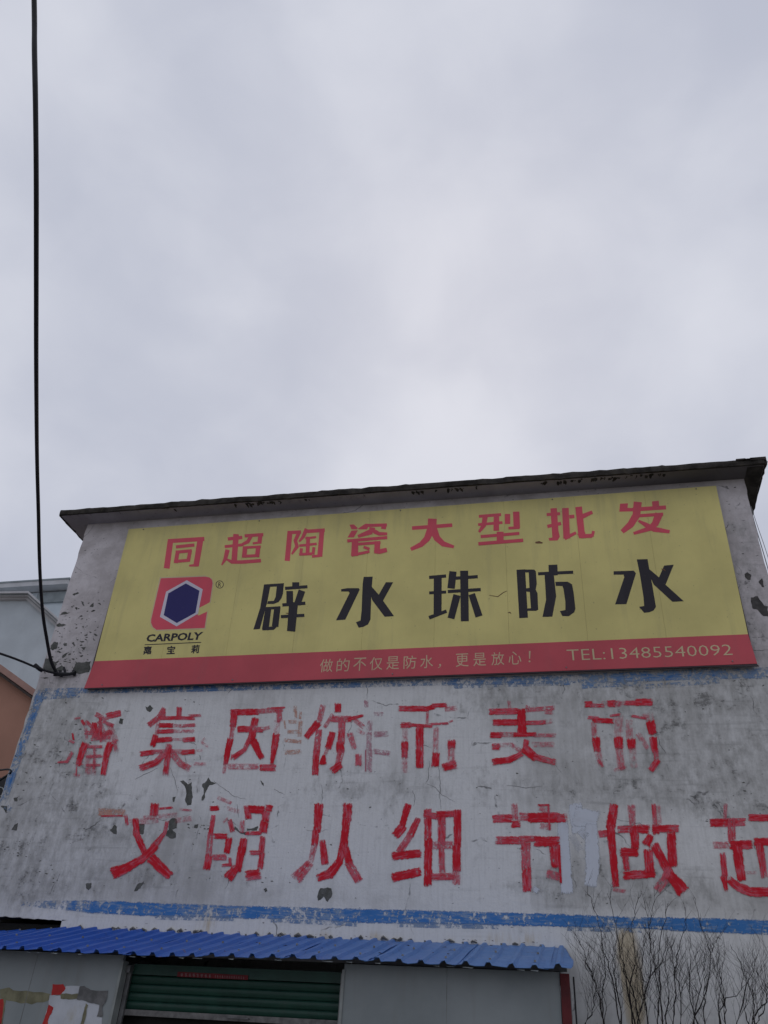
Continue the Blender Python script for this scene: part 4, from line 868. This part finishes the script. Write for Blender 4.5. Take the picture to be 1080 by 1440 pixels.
P = [W(*p, YG) for p in ((-200,845),(38,843),(84,886),(150,948))]
m = MB(); m.prism([(P[0][0], 0), (P[3][0], 0)]+[(p[0], p[2]) for p in reversed(P)], YG, YB-.1); m.build('gable_wall', M['white_bldg'], wh)
for (dy_, t_, o_, mt) in ((-.34, .07, .13, 'white_trim'), (-.30, .035, .055, 'shade'), (-.24, .06, .02, 'white_trim'), (-.16, .03, -.04, 'shade'), (-.12, .09, -.07, 'white_trim')):
    m = MB(); strip(m, [(-200,839),(38,836),(82,876),(150,938)], YG+dy_, YG+.1, t_, o_); m.build('cornice', M[mt], wh)

# dark sheeted lean-to with hanging cables at the far left
dk = thing('dark_lean_to', 'black sheeted lean-to beside the left corner of the end wall', 'shed', tuple(W(-20,1200,1.0)*np.array([1,1,0])))
P = [W(*p, .9) for p in ((-200,1050),(-60,1075),(2,1094),(18,1090),(40,1120))]
m = MB(); m.prism([(P[0][0], 0), (P[4][0], 0)]+[(p[0], p[2]) for p in reversed(P)], .9, 2.9); m.build('sheeting', M['tarp'], dk)
def cable(name, pts, rad, label, cat='cable', k=8, mat='black', group=None):
    P = [np.array(W(x, y, Y)) for x, y, Y in pts]; Q = []
    for i in range(len(P)-1):      # Catmull-Rom
        p0, p1, p2, p3 = P[max(i-1, 0)], P[i], P[i+1], P[min(i+2, len(P)-1)]
        for t in np.linspace(0, 1, 9)[:-1]:
            Q.append(.5*((2*p1)+(-p0+p2)*t+(2*p0-5*p1+4*p2-p3)*t*t+(-p0+3*p1-3*p2+p3)*t**3))
    Q.append(P[-1]); m = MB(); m.tube(Q, rad, k); o = m.build(name, M[mat], smooth=True); return tag(o, label, cat, group)
cable('cable', [(-60,1084,.3),(-10,1083.5,.15),(12,1082,.02),(16,1086,-.01)], .013, 'thick black cable running level to the left corner of the end wall')
cable('cable', [(-60,1125,.5),(-15,1106,.3),(6,1093,.1),(15,1087,-.01)], .016, 'black cable sagging away below the level cable at the far left')
cable('cable', [(-30,1104,.2),(0,1107,.1),(5,1111,.03),(9,1116,-.01)], .006, 'thin pale cord in front of the black sheeting', 'cord', 5, 'trim')
cable('cable', [(-30,1116,.2),(-4,1119,.1),(6,1118,.03)], .004, 'thinner pale cord under the other pale cord at the far left', 'cord', 5, 'trim')

# ================================================================== OVERHEAD CABLES
cable('cable', [(43,-200,-7.9),(48,0,-7.2),(48.5,70,-7.0),(50,150,-6.75),(51,260,-6.3),(51,400,-5.5),(51,520,-4.6),(52,640,-3.3),(54,720,-2.4),(56,800,-1.5),(60,860,-.85),(66,900,-.45),(72,930,-.2),(80,947,-.05)], .0235, 'thick black service cable dropping from overhead to the end wall')
cable('cable', [(-80,893,-1.2),(0,919,-.75),(28,929,-.5),(52,939,-.3),(70,945,-.15),(82,947,-.05)], .017, 'black cable sagging in from the left to the cable bracket')
m = MB(); P = [W(x, y, -.05) for x, y in ((76,949),(86,948),(98,948),(106,946))]; m.tube(P, [.022,.03,.024,.03], 8)
P = [W(x, y, -.05) for x, y in ((84,943),(86,951))]; m.tube(P, .02, 6); P = [W(x, y, -.03) for x, y in ((103,943),(105,950))]; m.tube(P, .02, 6)
m.tube([W(92,948,-.05), W(92,948,-.002)], .012, 6)
m.tube([W(90,938,-.05), W(91,943,-.05), W(92,948,-.05)], [.012,.02,.014], 6)
m.tube([W(78,940,-.05), W(80,947,-.04), W(88,952,-.03)], .006, 5)
o = m.build('cable_bracket', M['black']); tag(o, 'small black taped cable bracket fixed to the wall left of the sign', 'bracket')
cable('cable', [(49,935,-.25),(56,941,-.22),(60,943,-.2)], .03, 'lump of black tape wound round the cable from the left', 'tape')
cable('wire', [(1055,712,.05),(1063,742,.04),(1072,772,.04),(1080,800,.04),(1098,866,.04)], .006, 'thin wire hanging close beside the right edge of the end wall', 'wire', 5, 'metal')
cable('wire', [(1056,712,.25),(1066,742,.3),(1077,774,.35),(1098,842,.4)], .004, 'thinner wire further out beside the right edge of the end wall', 'wire', 5, 'metal')
cable('wire', [(1077,649,-.2),(1092,652,-.2),(1110,654,-.2)], .006, 'short stub of wire leaving the right corner of the eaves', 'wire', 5, 'metal')

# ================================================================== BARE SHRUBS
def shrub(label, base_px, stems, Y, seed, dens=1.0):
    r = random.Random(seed); s = 3.6; ox, oy = 780, 1220
    bx = W(ox+base_px/s, 1440, Y)[0]
    root = thing('bare_shrub', label, 'shrub', (bx, Y, 0), 'bare shrubs at the foot of the end wall')
    bm_ = MB(); tw = MB()
    def twig(p, d, L, rad, lvl):
        n_ = max(2, int(L/.05)); P = [p]; q = p.copy(); dd = d.copy()
        for i in range(n_):
            dd = dd+Vector((r.gauss(0, .20), r.gauss(0, .20), r.gauss(.03, .10))); dd.normalize(); q = q+dd*(L/n_); P.append(q.copy())
        R = [rad*(1-.7*i/n_) for i in range(n_+1)]; R = [x*.72 for x in R]
        tw.tube(P, R, 3, cap=False)
        if lvl < 2:
            for i in range(1, n_):
                if r.random() < .55:
                    sd_ = Vector((r.choice((-1, 1))*r.uniform(.25, .8), r.uniform(-.5, .5), r.uniform(.5, 1.0))); sd_.normalize()
                    twig(P[i], (dd*.5+sd_*.6).normalized(), L*r.uniform(.3, .6), rad*.6, lvl+1)
    for si, st in enumerate(stems):
        yy = Y+r.uniform(-.16, .16)
        pts = [W(ox+st[k]/s, oy+st[k+1]/s, yy+ .04*math.sin(k)) for k in range(0, len(st), 2)]
        low = pts[0]
        if st[1] > 730:
            P = [Vector((bx+(low[0]-bx)*.12+r.uniform(-.05, .05), Y+r.uniform(-.05, .05), 0)), Vector((bx+(low[0]-bx)*.45, (Y+yy)/2, low[2]*.45)), Vector((bx+(low[0]-bx)*.8, yy, low[2]*.8))]
            r0 = .011
        else: P = []; r0 = .006
        for a_, b_ in zip(pts[:-1], pts[1:]):
            for t in (0, .25, .5, .75): P.append(Vector(a_*(1-t)+b_*t)+Vector((r.gauss(0, .006), r.gauss(0, .006), 0)))
        P.append(Vector(pts[-1]))
        n_ = len(P); R = [max(.0017, r.uniform(.55, .95)*r0*(1-.8*(i/(n_-1))**.8)) for i in range(n_)]
        bm_.tube(P, R, 5)
        for i in range(1, n_-1):
            if P[i].z < 1.4: continue
            for q_ in range(2 if P[i].z < 2.6 else 1):
                if r.random() < .56*dens:
                    d = (P[i+1]-P[i]).normalized(); sd_ = Vector((r.choice((-1, 1))*r.uniform(.25, .7), r.uniform(-.6, .4), r.uniform(.5, .9)))
                    L = r.uniform(.15, .52)*(1.15 if P[i].z < 2.5 else .62); twig(P[i], (d*.5+sd_.normalized()*.5).normalized(), L, .0030, 1 if P[i].z > 2.6 else 0)
    bm_.build('stem', M['bark'], root); o = tw.build('twig', M['bark'], root); o['kind'] = 'stuff'
    return root
shrub('leftmost bare shrub, its dark stems rising just right of the red post', 290, [(250,780,215,620,170,500,150,420,95,320),(330,790,300,600,250,430,230,310,190,180,165,120),(250,790,240,640,262,520,240,400,236,330),(160,790,200,700,200,640),(340,790,320,640,300,500,310,400,318,330)], -.75, 1)
shrub('tall bare shrub with forked stems rising in front of the yellow drain stain', 430, [(400,780,360,560,330,420,300,250,265,130),(420,780,480,560,490,400,470,250,440,120),(430,780,400,640,350,510,340,400,345,330),(480,560,540,480,575,350),(490,400,470,300,500,200,500,90),(390,780,380,600,410,470,390,300,410,190,440,130),(470,780,450,640,440,520,455,380,460,280)], -.65, 2)
shrub('bare shrub of dense upright twigs just right of the drain stain', 590, [(550,790,520,560,490,430,510,340),(600,790,610,600,620,450,660,300,660,200),(560,790,580,640,560,480,570,320),(640,790,640,640,610,520,590,420,600,360),(520,780,540,600,520,470,560,260,575,180)], -.7, 3)
shrub('bare shrub with one stem forking high over the blue border', 725, [(700,790,770,620,790,430,740,300,700,150),(700,780,740,600,720,500,700,420),(720,790,680,640,690,500,680,400),(790,430,800,400,830,350),(760,790,750,640,770,540,740,470)], -.6, 4)
shrub('sparse bare shrub with thin arching twigs over pale plain wall', 900, [(830,790,840,600,850,480),(920,790,975,590,940,480,890,390),(975,590,1010,520),(830,740,870,660,920,650,970,590),(860,790,870,700,820,560,800,480)], -.7, 5, .45)
shrub('low bare shrub at the right edge of the picture', 1010, [(1000,790,1010,700,1000,620),(1010,760,1040,710,1080,670,1110,640),(1020,790,1060,720,1075,640,1070,600),(980,790,960,720,970,660)], -.65, 6, .7)
